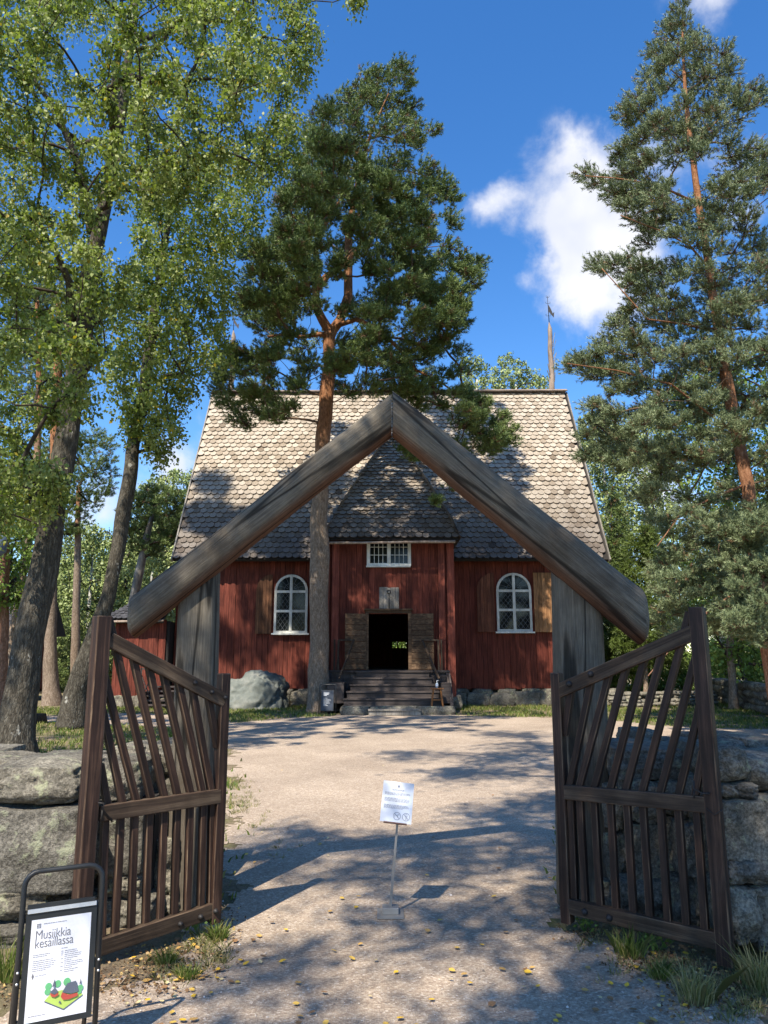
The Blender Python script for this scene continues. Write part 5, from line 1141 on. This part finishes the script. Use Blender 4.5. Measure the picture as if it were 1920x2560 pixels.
LR = [pts_px(q, p2) for q in ([(1602, 1050), (1540, 1075, -.6), (1470, 1110, -1.0), (1420, 1180, -1.4)], [(1618, 1260), (1530, 1320, -.7), (1450, 1400, -1.2), (1400, 1460, -1.6)], [(1553, 720), (1480, 700, -.6), (1400, 690, -1), (1300, 580, -1.2)], [(1532, 580), (1490, 530, -.3), (1430, 500, -.8), (1340, 465, -1)], [(1510, 440), (1420, 400, -.5), (1330, 385, -.9), (1265, 380, -1.1)], [(1590, 940), (1450, 830, -.8), (1330, 800, -1.3), (1225, 785, -1.7)], [(1490, 330), (1530, 280, -.3), (1580, 230, -.5), (1600, 180, -.6)])]
make_tree('pine_tree', 'tall bluish pine with reddish trunk at the right edge of the picture', 'tree', (TR_[0].x, p2, 0),
          [(TR_, rq)]+[(q, [.030, .024, .017, .010]) for q in LR], bl, 'pine', MAT['needleblue'], MAT['pinebark2'], MAT['pinetwig'], None, 1500, .05, flat=.42, twigs=54, r0=.007, needle=(.085, .015), ntrunk=16)

# ---- trees further back
def bg_tree(name, label, base_px, Y, poly, thick, sp, kind, lm, bm, trunk, leaves=170, size=.12, group=None, seed=0, holes=(), needle=(.16, .03), tw=8, droop=.8, flat=.6, bb=None, r0=.02, keep=1.0):
    TT = pts_px(trunk[0], Y); TT[0].z = -.05
    rad = [rr_px(w_, p) for w_, p in zip(trunk[1], TT)]; b0_ = TT[0].copy(); b0_.z = -.12; u0_ = TT[0].lerp(TT[1], min(.3, .7/max(.7, (TT[1]-TT[0]).length))); TT = [b0_, u0_]+TT[1:]; rad = [rad[0]*1.45, rad[0]]+rad[1:]
    bl = blobs_px(poly, Y, thick, sp, holes, seed=seed, keep=keep)
    return make_tree(name, label, 'tree', (TT[0].x, Y, 0), [(TT, rad)], bl, kind, lm, bm, bb or MAT['twig'], group, leaves, size, flat=flat, twigs=tw, r0=r0, needle=needle, droop=droop, ntrunk=10, smallb=True)
GL = 'trees behind the lawn on the left'; GR = 'trees behind the church on the right'
bg_tree('birch_tree', 'pale weeping birch between the two leaning trunks on the left', 0, 44, [(120, 1180), (190, 1120), (250, 1150), (270, 1300), (300, 1400), (280, 1490), (120, 1490)], 3, 17, 'leaf', MAT['farleaf'], MAT['whitebark'], ([(190, 1512), (190, 1350), (200, 1200)], (5, 4, 2)), 230, .15, GL, 21, droop=1.6)
bg_tree('birch_tree', 'pale weeping birch just left of the outbuilding roof', 0, 42, [(255, 1170), (330, 1120), (400, 1120), (440, 1180), (400, 1250), (380, 1310), (330, 1490), (255, 1490)], 3, 17, 'leaf', MAT['farleaf'], MAT['whitebark'], ([(300, 1514), (310, 1380), (330, 1230)], (5, 4, 2)), 230, .15, GL, 22, droop=1.6)
bg_tree('birch_tree', 'broad pale weeping birch mass behind the outbuilding and the leaning trunk', 0, 49, [(120, 1230), (200, 1160), (300, 1180), (400, 1150), (440, 1180), (440, 1500), (110, 1500)], 2.5, 18, 'leaf', MAT['farleaf'], MAT['whitebark'], ([(240, 1508), (240, 1350), (245, 1240)], (6, 5, 2)), 260, .19, GL, 51, droop=1.6)
bg_tree('poplar_tree', 'light green rounded tree top beside the left edge of the church roof', 0, 50, [(300, 1060), (350, 1020), (430, 1010), (450, 1100), (440, 1300), (330, 1300), (290, 1180)], 3, 17, 'leaf', MAT['farleaf'], MAT['whitebark'], ([(380, 1508), (380, 1300), (385, 1120)], (6, 5, 2)), 200, .17, GL, 23)
bg_tree('pine_tree', 'dark pine with a bare grey trunk and one pale side branch near the church eave', 0, 34, [(275, 1080), (340, 1050), (400, 1080), (425, 1130), (400, 1190), (370, 1160), (330, 1200), (290, 1190), (262, 1130)], 1.6, 15, 'pine', MAT['needle'], MAT['greywood'], ([(262, 1524), (285, 1320), (305, 1210), (330, 1110)], (13, 10, 9, 4)), 900, .1, GL, 24, tw=34, needle=(.15, .022))
bg_tree('pine_tree', 'far pine with drooping blue green boughs showing between the birch trunks', 0, 36, [(130, 950), (230, 930), (250, 1000), (235, 1060), (190, 1100), (180, 1160), (130, 1150), (40, 1180), (0, 1100), (40, 980)], 2, 17, 'pine', MAT['needle'], MAT['pinebark'], ([(160, 1520), (165, 1300), (170, 1050)], (10, 8, 5)), 800, .1, GL, 25, tw=32, needle=(.15, .022))
bg_tree('pine_tree', 'straight pine trunk with grey brown bark behind the front birch', 0, 27.5, [(60, 640), (160, 600), (200, 700), (180, 860), (110, 900), (30, 840)], 2.5, 20, 'pine', MAT['needle'], MAT['pinebark'], ([(108, 1528), (108, 1400), (112, 1200), (118, 1000), (125, 800), (128, 650)], (17, 13, 12, 11, 9, 5)), 700, .1, GL, 26, tw=30, needle=(.13, .02))
bg_tree('pine_tree', 'slim dark leaning pine left of the front birch trunk', 0, 21, [(40, 600), (90, 560), (110, 650), (90, 760), (30, 780)], 2, 20, 'pine', MAT['needle'], MAT['pinebark'], ([(-5, 1560), (25, 1400), (55, 1200), (78, 1050), (85, 850), (80, 650)], (13, 10, 9, 8, 6, 4)), 700, .1, GL, 27, tw=30, needle=(.13, .02))
bg_tree('maple_tree', 'shady broadleaf tree with dark green leaves at the left edge', 0, 19, [(-80, 1000), (50, 1020), (120, 1080), (110, 1200), (90, 1290), (20, 1300), (-80, 1320)], 1.6, 24, 'leaf', MAT['maple'], MAT['pinebark2'], ([(2, 1570), (5, 1400), (12, 1200), (14, 1050)], (12, 10, 9, 5)), 150, .10, GL, 28)
bg_tree('spruce_tree', 'dark spruce low behind the shaded lawn on the far left', 0, 38, [(-100, 1250), (20, 1180), (60, 1300), (130, 1330), (130, 1490), (-100, 1500)], 2, 19, 'spruce', MAT['needle'], MAT['pinebark'], ([(30, 1518), (30, 1350), (28, 1230)], (7, 5, 2)), 600, .1, GL, 29, tw=30, needle=(.15, .03))
# behind the ridge
bg_tree('aspen_tree', 'small pale tree crown rising behind the church ridge beside the pine', 0, 52, [(1003, 775), (1020, 765), (1052, 790), (1060, 860), (1000, 860)], 1.5, 11, 'leaf', MAT['farleaf'], MAT['whitebark'], ([(1030, 1500), (1030, 1100), (1030, 820)], (7, 5, 2)), 90, .16, GR, 31)
bg_tree('aspen_tree', 'loose pale tree crown rising behind the church ridge by the right weather vane', 0, 52, [(1062, 800), (1090, 765), (1125, 775), (1150, 800), (1185, 815), (1185, 860), (1060, 860)], 1.8, 11, 'leaf', MAT['farleaf'], MAT['whitebark'], ([(1120, 1500), (1120, 1100), (1115, 830)], (7, 5, 2)), 90, .16, GR, 32)
# right side
bg_tree('birch_tree', 'slender pale birch beside the right end of the church roof', 0, 40, [(1250, 900), (1300, 880), (1345, 930), (1350, 1040), (1365, 1180), (1340, 1330), (1300, 1340), (1290, 1180), (1262, 1040)], 2.2, 16, 'leaf', MAT['farleaf'], MAT['whitebark'], ([(1325, 1512), (1322, 1300), (1312, 1120), (1300, 950)], (5, 5, 4, 2)), 190, .13, GR, 33, droop=1.6)
bg_tree('birch_tree', 'loose birch between the church roof and the right pine', 0, 38, [(1340, 900), (1420, 880), (1460, 960), (1450, 1150), (1380, 1180), (1345, 1050)], 2.2, 17, 'leaf', MAT['farleaf'], MAT['whitebark'], ([(1400, 1514), (1400, 1300), (1398, 1120), (1390, 960)], (6, 5, 4, 2)), 170, .13, GR, 34, droop=1.5)
bg_tree('spruce_tree', 'small yellow green spruce behind the end of the right gable log', 0, 29, [(1392, 1125), (1405, 1150), (1432, 1230), (1450, 1330), (1470, 1430), (1325, 1430), (1335, 1330), (1355, 1220)], 1.2, 13, 'spruce', MAT['spruce'], MAT['pinebark'], ([(1395, 1520), (1395, 1400), (1393, 1150)], (5, 4, 1)), 650, .1, GR, 35, tw=34, needle=(.13, .03), flat=.8)
bg_tree('spruce_tree', 'dark slim spruce beside the church eave on the right', 0, 33, [(1320, 1050), (1345, 1150), (1350, 1300), (1345, 1420), (1290, 1420), (1300, 1280)], 1.1, 14, 'spruce', MAT['needle'], MAT['pinebark'], ([(1322, 1516), (1322, 1300), (1320, 1080)], (5, 4, 1)), 600, .1, GR, 36, tw=32, needle=(.14, .03), flat=.8)
bg_tree('maple_tree', 'dense dark broadleaf tree behind the lower boughs of the right pine', 0, 25, [(1440, 820), (1560, 760), (1720, 700), (1740, 1440), (1620, 1440), (1520, 1400), (1440, 1300), (1470, 1100), (1430, 960)], 2.5, 27, 'leaf', MAT['maple'], MAT['pinebark'], ([(1585, 1530), (1575, 1350), (1570, 1150), (1575, 950)], (8, 7, 5, 3)), 150, .12, GR, 37)
bg_tree('birch_tree', 'white birch trunk behind the boulder wall at the right', 0, 33, [(1500, 1180), (1620, 1150), (1720, 1200), (1740, 1380), (1640, 1400), (1560, 1370), (1500, 1300)], 2.5, 20, 'leaf', MAT['maple'], MAT['whitebark'], ([(1571, 1500), (1564, 1420), (1558, 1350), (1552, 1250)], (10, 9.5, 8.5, 5)), 150, .13, GR, 38)
bg_tree('birch_tree', 'thin dark leaning tree stem beyond the boulder wall at the far right', 0, 30, [(1560, 1080), (1700, 1060), (1760, 1250), (1700, 1400), (1600, 1330)], 2, 21, 'leaf', MAT['birchleaf'], MAT['twig'], ([(1622, 1500), (1600, 1440), (1592, 1390), (1560, 1340)], (5, 4, 3.5, 2)), 120, .12, GR, 39)
for i, (poly, lab) in enumerate((([(1305, 1375), (1360, 1345), (1400, 1400), (1405, 1500), (1300, 1505)], 'bright green round bush beside the church corner'), ([(1395, 1400), (1440, 1380), (1500, 1420), (1500, 1500), (1395, 1505)], 'bright green bush behind the bars of the right gate'), ([(1495, 1400), (1560, 1390), (1580, 1450), (1570, 1500), (1490, 1500)], 'leafy bush between the gate leaf and the white birch trunk'), ([(1575, 1400), (1700, 1380), (1760, 1420), (1760, 1510), (1580, 1500)], 'dark leafy bush behind the boulder wall at the right edge'))):
    YY = 31+i*.7; bl = blobs_px(poly, YY, 1.3, 15, seed=40+i); b = P((poly[0][0]+40)*D, 1500*D, YY); b.z = 0
    make_tree('bush', lab, 'bush', b, [([b, b+Vector((0, 0, .5)), b+Vector((.1, 0, 1.1))], [.04, .03, .02])], bl, 'leaf', MAT['maple'], MAT['twig'], MAT['twig'], 'bushes behind the low wall', 240, .11, twigs=8, r0=.006, smallb=True)

# ---- distant wood: a mass of crowns round the clearing
def wood_mass():
    cs = []; rd = random.Random(5)
    def ringp(x0, x1, y0, y1, n, h):
        for _ in range(n):
            x, y = rd.uniform(x0, x1), rd.uniform(y0, y1); hh = h*rd.uniform(.7, 1.1)
            for k in range(7): cs.append((x+rd.uniform(-1.3, 1.3), y+rd.uniform(-1.3, 1.3), .8+(hh-.8)*k/6, 1.7-.12*k))
    ringp(-60, 60, -60, -38, 46, 11); ringp(-60, -14, 52, 66, 34, 8); ringp(-14, 12, 62, 72, 14, 9); ringp(11, 60, 44, 60, 40, 9.5); ringp(-60, -30, 10, 50, 30, 8); ringp(20, 60, 8, 42, 34, 9)
    C = np.array(cs); N = len(C)*150; ci = np.repeat(np.arange(len(C)), 150)
    pos = C[ci, :3]+unit(rng.normal(size=(N, 3)))*C[ci, 3:4]*(rng.random((N, 1))**.4)
    V = leaf_quads(pos, rng.normal(size=(N, 3))+np.array([0, 0, -.5]), .30*rng.uniform(.6, 1.2, N))
    cl = np.clip(.4*rng.random(N)+.6*rng.random(len(C))[ci], 0, 1)
    return ngons('distant_wood', V, MAT['farleaf'], None, cl)
tag(wood_mass(), 'mass of mixed green woodland standing far behind the church clearing', 'woodland', kind='stuff')

# ---- trees behind and beside the camera whose boughs shade the path
def shade_tree(label, base, hgt_, centres, seed, kind='leaf', leaves=120, size=.075):
    rd = random.Random(seed); bl = []
    for (x, y, z, r, n) in centres:
        for _ in range(n):
            v = Vector((rd.gauss(0, 1), rd.gauss(0, 1), rd.gauss(0, 1))).normalized()*r*rd.random()**.4; bl.append((Vector((x, y, z))+Vector((v.x, v.y, v.z*.7)), rd.uniform(.45, .75)))
    b = Vector((base[0], base[1], 0)); T = [b, b+Vector((.1, .1, hgt_*.3)), b+Vector((-.1, .2, hgt_*.65)), b+Vector((.1, 0, hgt_))]
    if kind == 'leaf': make_tree('birch_tree', label, 'tree', b, [(T, [.28, .22, .15, .05])], bl, 'leaf', MAT['birchleaf'], MAT['birchbark'], MAT['twig'], 'birches by the gateway', leaves, size, twigs=7, r0=.012, smallb=True)
    else: make_tree('pine_tree', label, 'tree', b, [(T, [.3, .24, .17, .05])], bl, 'pine', MAT['needle'], MAT['pinebark'], MAT['orangebark'], None, 900, .05, flat=.6, twigs=36, r0=.014, needle=(.13, .026), smallb=True)
SH = -SUNDIR/(-SUNDIR.z)       # towards the sun, per metre of height
def over(x, y, z, r, n, tz=0): return (x+SH.x*z, y+SH.y*z, z+tz, r, n)
shade_tree('big birch behind the camera that shades the right half of the path', (3.6, -2.6), 15,
  [(lambda q: over(*q[:4], int(q[4]*1.7)))(q) for q in ((2.0, 12.8, 11.5, .7, 6), (.7, 13.6, 12, .5, 4), (2.9, 17, 12, .9, 6), (2.3, 9.3, 10.5, .9, 12), (3.4, 11.5, 11.5, 1.1, 14), (1.3, 11.3, 11, .6, 6), (2.8, 14.3, 11.5, .9, 9), (1.6, 8.2, 10.5, .7, 7), (3.6, 8.0, 10, 1.0, 14), (5, 10.5, 11, 1.3, 14), (.3, 7.0, 11, .55, 6), (-.9, 7.2, 11.5, .5, 5), (1.5, 6.8, 10.5, .6, 8), (2.8, 6.4, 10, .9, 13), (3.8, 5.2, 9.5, 1.0, 12), (2.0, 5.6, 9.8, .5, 6), (5.2, 7.0, 10, 1.2, 14))], 61, leaves=210, size=.085)
shade_tree('birch behind the camera that dapples the gravel in the foreground', (-4.6, -7.5), 14,
  [(lambda q: over(*q[:4], int(q[4]*1.6)))(q) for q in ((.9, 3.8, 9, .5, 7), (1.9, 4.3, 9.5, .6, 9), (2.9, 4.0, 9, .7, 10), (.5, 5.1, 10, .35, 4), (1.3, 5.3, 9.5, .4, 5), (-.4, 3.3, 9.5, .5, 5), (1.3, 2.8, 9, .8, 8), (2.6, 2.9, 9.5, .9, 9), (-.6, 4.4, 10, .25, 2), (0, 6.2, 10.5, .3, 3))], 62, leaves=210, size=.085)
shade_tree('tall pine beyond the wall on the left that shades the lawn and the church roof', (-13.0, 11.5), 25,
  [over(-7, 14.5, 10, 2.0, 14), over(-3.5, 15.2, 10.5, 1.4, 8), over(-9, 18, 10, 2, 10), over(-5.5, 20.5, 11, 1.4, 8)]+[over(x, y, 18, r*1.05, int(n*(3.4 if tz > 4 else 1.5)), tz) for x, y, tz, r, n in ((-6.6, 28.0, 6.7, .8, 12), (-5.3, 27.6, 6.0, .9, 12), (-6.9, 28.6, 8.6, .4, 5), (-4.0, 27.6, 5.2, .9, 10), (-3.4, 27.9, 6.6, .5, 6), (-4.6, 27.5, 3.0, .7, 7), (-2.9, 27.5, 3.2, .8, 9), (-5.7, 27.5, 1.8, .4, 4), (-2.2, 29, 8.6, .6, 7))], 63, 'pine')

# ------------------------------------------------------------------ grass, weeds, fallen leaves
def blades(x, y, n_per, h, spread, lean=.5, w=.005):
    x = np.repeat(np.asarray(x, float), n_per); y = np.repeat(np.asarray(y, float), n_per); h = np.repeat(np.asarray(h, float), n_per); N = len(x)
    an = rng.uniform(0, 6.28, N); rr = spread*np.sqrt(rng.random(N)); bx_ = x+rr*np.cos(an); by_ = y+rr*np.sin(an); hh = h*rng.uniform(.5, 1.15, N)
    a2 = rng.uniform(0, 6.28, N); tip = np.stack([np.cos(a2)*hh*lean*rng.random(N)+np.cos(an)*rr*.8, np.sin(a2)*hh*lean*rng.random(N)+np.sin(an)*rr*.8, hh], 1)
    b = np.stack([bx_, by_, np.full(N, -.012)], 1); a3 = rng.uniform(0, 6.28, N); sd = np.stack([np.cos(a3), np.sin(a3), np.zeros(N)], 1)*w
    mid = b+tip*np.array([.35, .35, .62])
    return np.stack([b-sd, b+sd, mid+sd*.7, b+tip, mid-sd*.7], 1)
N = 90000; Y = 5.4+24*rng.random(N)**.8; X = (rng.random(N)*2-1)*(3+Y*.62); d = pathd(X, Y)
keep = (d < .12*rng.normal(size=N)) & ~((X > XL-.4) & (X < XR+.2) & (Y > 27.2)) & ~((X > PL) & (X < PR) & (Y > 22.8)) & ~((X < -7) & (Y > 26.2))
nz_ = np.array([mnoise.noise(Vector((a*.6, b*.6, 7))) for a, b in zip(X[keep], Y[keep])]); X = X[keep]; Y = Y[keep]; kk = nz_ > rng.uniform(-.5, .25, len(nz_)); X = X[kk]; Y = Y[kk]
V = blades(X, Y, 2, .045+.002*Y, .04, .8, .006+.0004*12)
tag(ngons('lawn_grass', V, MAT['grass'], None, None, 5), kind='stuff')
# sparse short growth on the gravel edges
sx_, sy_ = [], []
for x, y, r, n in ((600, 2010, 45, 70), (600, 1960, 40, 40), (640, 2060, 40, 14), (540, 2395, 50, 40), (430, 2420, 60, 40), (500, 2350, 40, 40), (700, 2130, 60, 8), (1560, 2420, 60, 16), (1480, 2350, 50, 12), (1760, 2480, 90, 60), (1880, 2440, 60, 70), (1850, 2520, 70, 40), (1700, 2420, 60, 40), (1640, 2400, 50, 24)):
    for _ in range(n):
        q = G(x+random.gauss(0, r*.5), y+random.gauss(0, r*.3)); sx_.append(q.x); sy_.append(q.y)
V = blades(sx_, sy_, 7, [.04]*len(sx_), .03, 1.2, .0025)
tag(ngons('sparse_grass', V, MAT['drygrass'], None, None, 5), kind='stuff')
tufts = [((1573, 2385), .14, 'dense green grass tuft under the bottom rail of the right gate leaf'), ((545, 2345), .09, 'small grass tuft at the hinge post foot of the left gate leaf'), ((415, 2405), .07, 'low spreading grass tuft in the shadow of the left gate leaf'),
         ((20, 2440), .20, 'tall bright grass tuft at the foot of the wall behind the poster stand'), ((1740, 2500), .16, 'dry straw coloured grass tuft below the latch post of the right gate leaf'), ((1905, 2470), .20, 'tall dry grass tuft at the right edge of the picture'), ((470, 2440), .06, 'thin grass tuft among yellow leaves left of the path'), ((1650, 2440), .08, 'thin grass tuft in the leaf litter right of the path')]
for (x, y), h, lab in tufts:
    q = G(x, y); o = ngons('grass_tuft', blades([0.0], [0.0], 150, [h], .075 if h > .1 else .05, .9, .003), MAT['drygrass'] if 'dry' in lab else MAT['grass'], None, None, 5); o.location = (q.x, q.y, 0); tag(o, lab, 'grass tuft')
for (x, y), lab in (((1460, 2325), 'leafy green weed at the hinge post foot of the right gate leaf'), ((1645, 2375), 'leafy weed with broad leaves under the middle of the right gate leaf'), ((495, 2335), 'leafy weed seedling under the left gate leaf')):
    q = G(x, y); root = thing('weed', lab, 'weed', (q.x, q.y, 0)); pos = np.array([[q.x, q.y, 0]])+np.stack([rng.normal(size=46)*.055, rng.normal(size=46)*.04, .02+rng.random(46)*.09], 1)
    ngons('leaves', leaf_quads(pos, rng.normal(size=(46, 3))*np.array([1, 1, .3]), .035*rng.uniform(.6, 1.2, 46)), MAT['maple'], root)
    m = MB()
    for k in range(9): m.bar((q.x, q.y, -.01), tuple(pos[k]), .003, .003)
    m.build('stem', MAT['maple'], root)
# seed heads by the left gate
q = G(515, 2325); root = thing('seeding_grass', 'brown seed heads on thin stalks at the foot of the left gate leaf', 'grass tuft', (q.x, q.y, 0)); m = MB(); sdh = []
for k in range(7):
    a = Vector((q.x+random.uniform(-.06, .1), q.y+random.uniform(-.03, .03), 0)); b = a+Vector((random.uniform(-.05, .06), random.uniform(-.03, .03), random.uniform(.12, .2))); m.bar(a, b, .002, .002); sdh += [b+Vector((random.gauss(0, .012), random.gauss(0, .012), random.gauss(0, .014))) for _ in range(26)]
m.build('stalk', MAT['drygrass'], root); ngons('seed_head', leaf_quads(np.array([tuple(p) for p in sdh]), rng.normal(size=(len(sdh), 3)), np.full(len(sdh), .007)), MAT['pinetwig'], root)
# fallen leaves: real flat leaves lying on the ground, each its own object
vars_ = []
for k in range(5):
    Ls = random.uniform(.026, .046); cu = random.uniform(.1, .35); me = MB()
    V = [(-.5, 0, 0), (-.2, .36, cu*.3), (.15, .30, cu*.4), (.5, 0, cu*.5), (.15, -.30, cu*.45), (-.2, -.36, cu*.2), (-.05, 0, 0), (-.72, .02, .02), (-.5, .02, 0)]
    me.add([(a*Ls, b*Ls, c*Ls) for a, b, c in V], [(0, 6, 1), (1, 6, 2), (2, 6, 3), (3, 6, 4), (4, 6, 5), (5, 6, 0), (0, 7, 8)], 0)
    vars_.append(me)
LM = [plain('yellow_leaf', (.62, .40, .08), .6), plain('ochre_leaf', (.50, .30, .09), .6), plain('brown_leaf', (.26, .14, .06), .7), plain('straw_leaf', (.58, .47, .24), .6), plain('gold_leaf', (.72, .44, .04), .6)]
protos = []
spots = [(x, y) for x, y in ((465, 2290), (540, 2318), (720, 2070), (655, 2080), (890, 2268), (855, 2245), (825, 2278), (680, 2305), (670, 2290), (1205, 2362), (1100, 2300), (1270, 2270), (1290, 2300), (1390, 2270), (1320, 2430), (965, 2560), (750, 2540), (780, 2530), (940, 2400), (990, 2430), (1130, 2425), (1160, 2435), (1230, 2510), (1410, 2530), (1375, 2195), (1235, 2240), (1265, 2330), (560, 2440), (650, 2404), (600, 2400), (880, 2395), (745, 2456), (810, 2480), (925, 2490), (1000, 2545), (430, 2530), (800, 2110), (860, 2100), (820, 2095), (1330, 2080), (1360, 2040), (1400, 2110), (1250, 2120))]
rd = random.Random(4)
while len(spots) < 60: spots.append((rd.uniform(560, 1400), rd.uniform(1850, 2560)))
while len(spots) < 125: spots.append((rd.gauss(430, 110), rd.gauss(2430, 60)))
while len(spots) < 190: spots.append((rd.gauss(1700, 110), rd.gauss(2450, 55)))
while len(spots) < 215: spots.append((rd.uniform(560, 1400), rd.uniform(2000, 2600)))
LEAFLAB = {'path': 'small yellow birch leaf fallen on the gravel of the path', 'left': 'small yellow birch leaf fallen on the ground by the left gate leaf', 'right': 'small yellow birch leaf in the litter by the right gate leaf'}
for i, (x, y) in enumerate(spots):
    q = G(x, y, .004); k = i % 5
    if i < 5:
        o = vars_[k].build('fallen_leaf', LM[k]); protos.append(o)
    else: o = protos[k].copy(); COL.objects.link(o)
    o.location = (q.x, q.y, .004); o.rotation_euler = (rd.uniform(-.25, .25), rd.uniform(-.25, .25), rd.uniform(0, 6.28)); sc_ = rd.uniform(.8, 1.25); o.scale = (sc_, sc_, sc_)
    w_ = 'left' if x < 600 and y > 2290 else 'right' if x > 1500 else 'path'
    tag(o, LEAFLAB[w_], 'leaf', {'path': 'yellow leaves fallen on the path', 'left': 'yellow leaves by the left gate leaf', 'right': 'yellow leaves by the right gate leaf'}[w_])

# loose stones on the gravel and litter along the verges
N = 5200; Y = 2.6+9*rng.random(N)**1.6; X = (rng.random(N)*2-1)*(1.6+Y*.5); k_ = pathd(X, Y) > -.1; X = X[k_]; Y = Y[k_]; N = len(X)
oc = np.array([[1, 0, 0], [0, 1, 0], [-1, 0, 0], [0, -1, 0], [0, 0, 1.0]]); fc_ = [(0, 1, 4), (1, 2, 4), (2, 3, 4), (3, 0, 4)]
sz = .003+.0075*rng.random(N)**3; an = rng.uniform(0, 6.28, N)
pv = oc[None]*rng.uniform(.6, 1.2, (N, 5, 1))*sz[:, None, None]; ca, sa = np.cos(an)[:, None], np.sin(an)[:, None]
pv = np.stack([pv[..., 0]*ca-pv[..., 1]*sa+X[:, None], pv[..., 0]*sa+pv[..., 1]*ca+Y[:, None], pv[..., 2]*.8-.006], 2)
t = NT('loose_pebble'); MAT['pebble'] = t.base(t.ramp(t.rnd(), [(0, (.16, .13, .11)), (.5, (.36, .29, .24)), (.9, (.5, .44, .38)), (1, (.66, .63, .6))]), .9, .2)
V = np.concatenate([pv[:, f, :] for f in fc_], 0); tag(ngons('loose_pebbles', V, MAT['pebble'], None, np.tile(rng.random(N), 4), 3), kind='stuff')
lx, ly = [], []
for x, y, r, r2, n in ((430, 2400, 120, 30, 500), (330, 2460, 120, 30, 300), (1640, 2400, 110, 25, 500), (1780, 2470, 110, 45, 900), (560, 2310, 40, 25, 120), (1460, 2330, 50, 20, 160), (60, 2470, 80, 30, 200)):
    for _ in range(n): q = G(x+rd.gauss(0, r*.6), y+rd.gauss(0, r2*.8)); lx.append(q.x); ly.append(q.y)
N = len(lx); pos = np.stack([lx, ly, np.full(N, -.002)+.006*rng.random(N)], 1); ax = rng.normal(size=(N, 3))*np.array([1, 1, .18])
t = NT('brown_litter'); MAT['litter'] = t.base(t.ramp(t.rnd(), [(0, (.07, .04, .02)), (.5, (.22, .13, .07)), (.85, (.36, .25, .13)), (1, (.5, .36, .12))]), .9, .1)
tag(ngons('leaf_litter', leaf_quads(pos, ax, .022*rng.uniform(.4, 1.2, N)), MAT['litter']), kind='stuff')

b = Vector((.9, 41, 0)); make_tree('bush', 'green bush seen through the small far windows behind the open church door', 'bush', b, [([b, b+Vector((0, 0, .6)), b+Vector((.1, 0, 1.4))], [.04, .03, .02])], [(Vector((.9+random.uniform(-1.3, 1.3), 41+random.uniform(-.6, .6), random.uniform(.3, 3.2))), .5) for _ in range(40)], 'leaf', MAT['maple'], MAT['twig'], MAT['twig'], None, 160, .12, twigs=8, r0=.006, smallb=True)
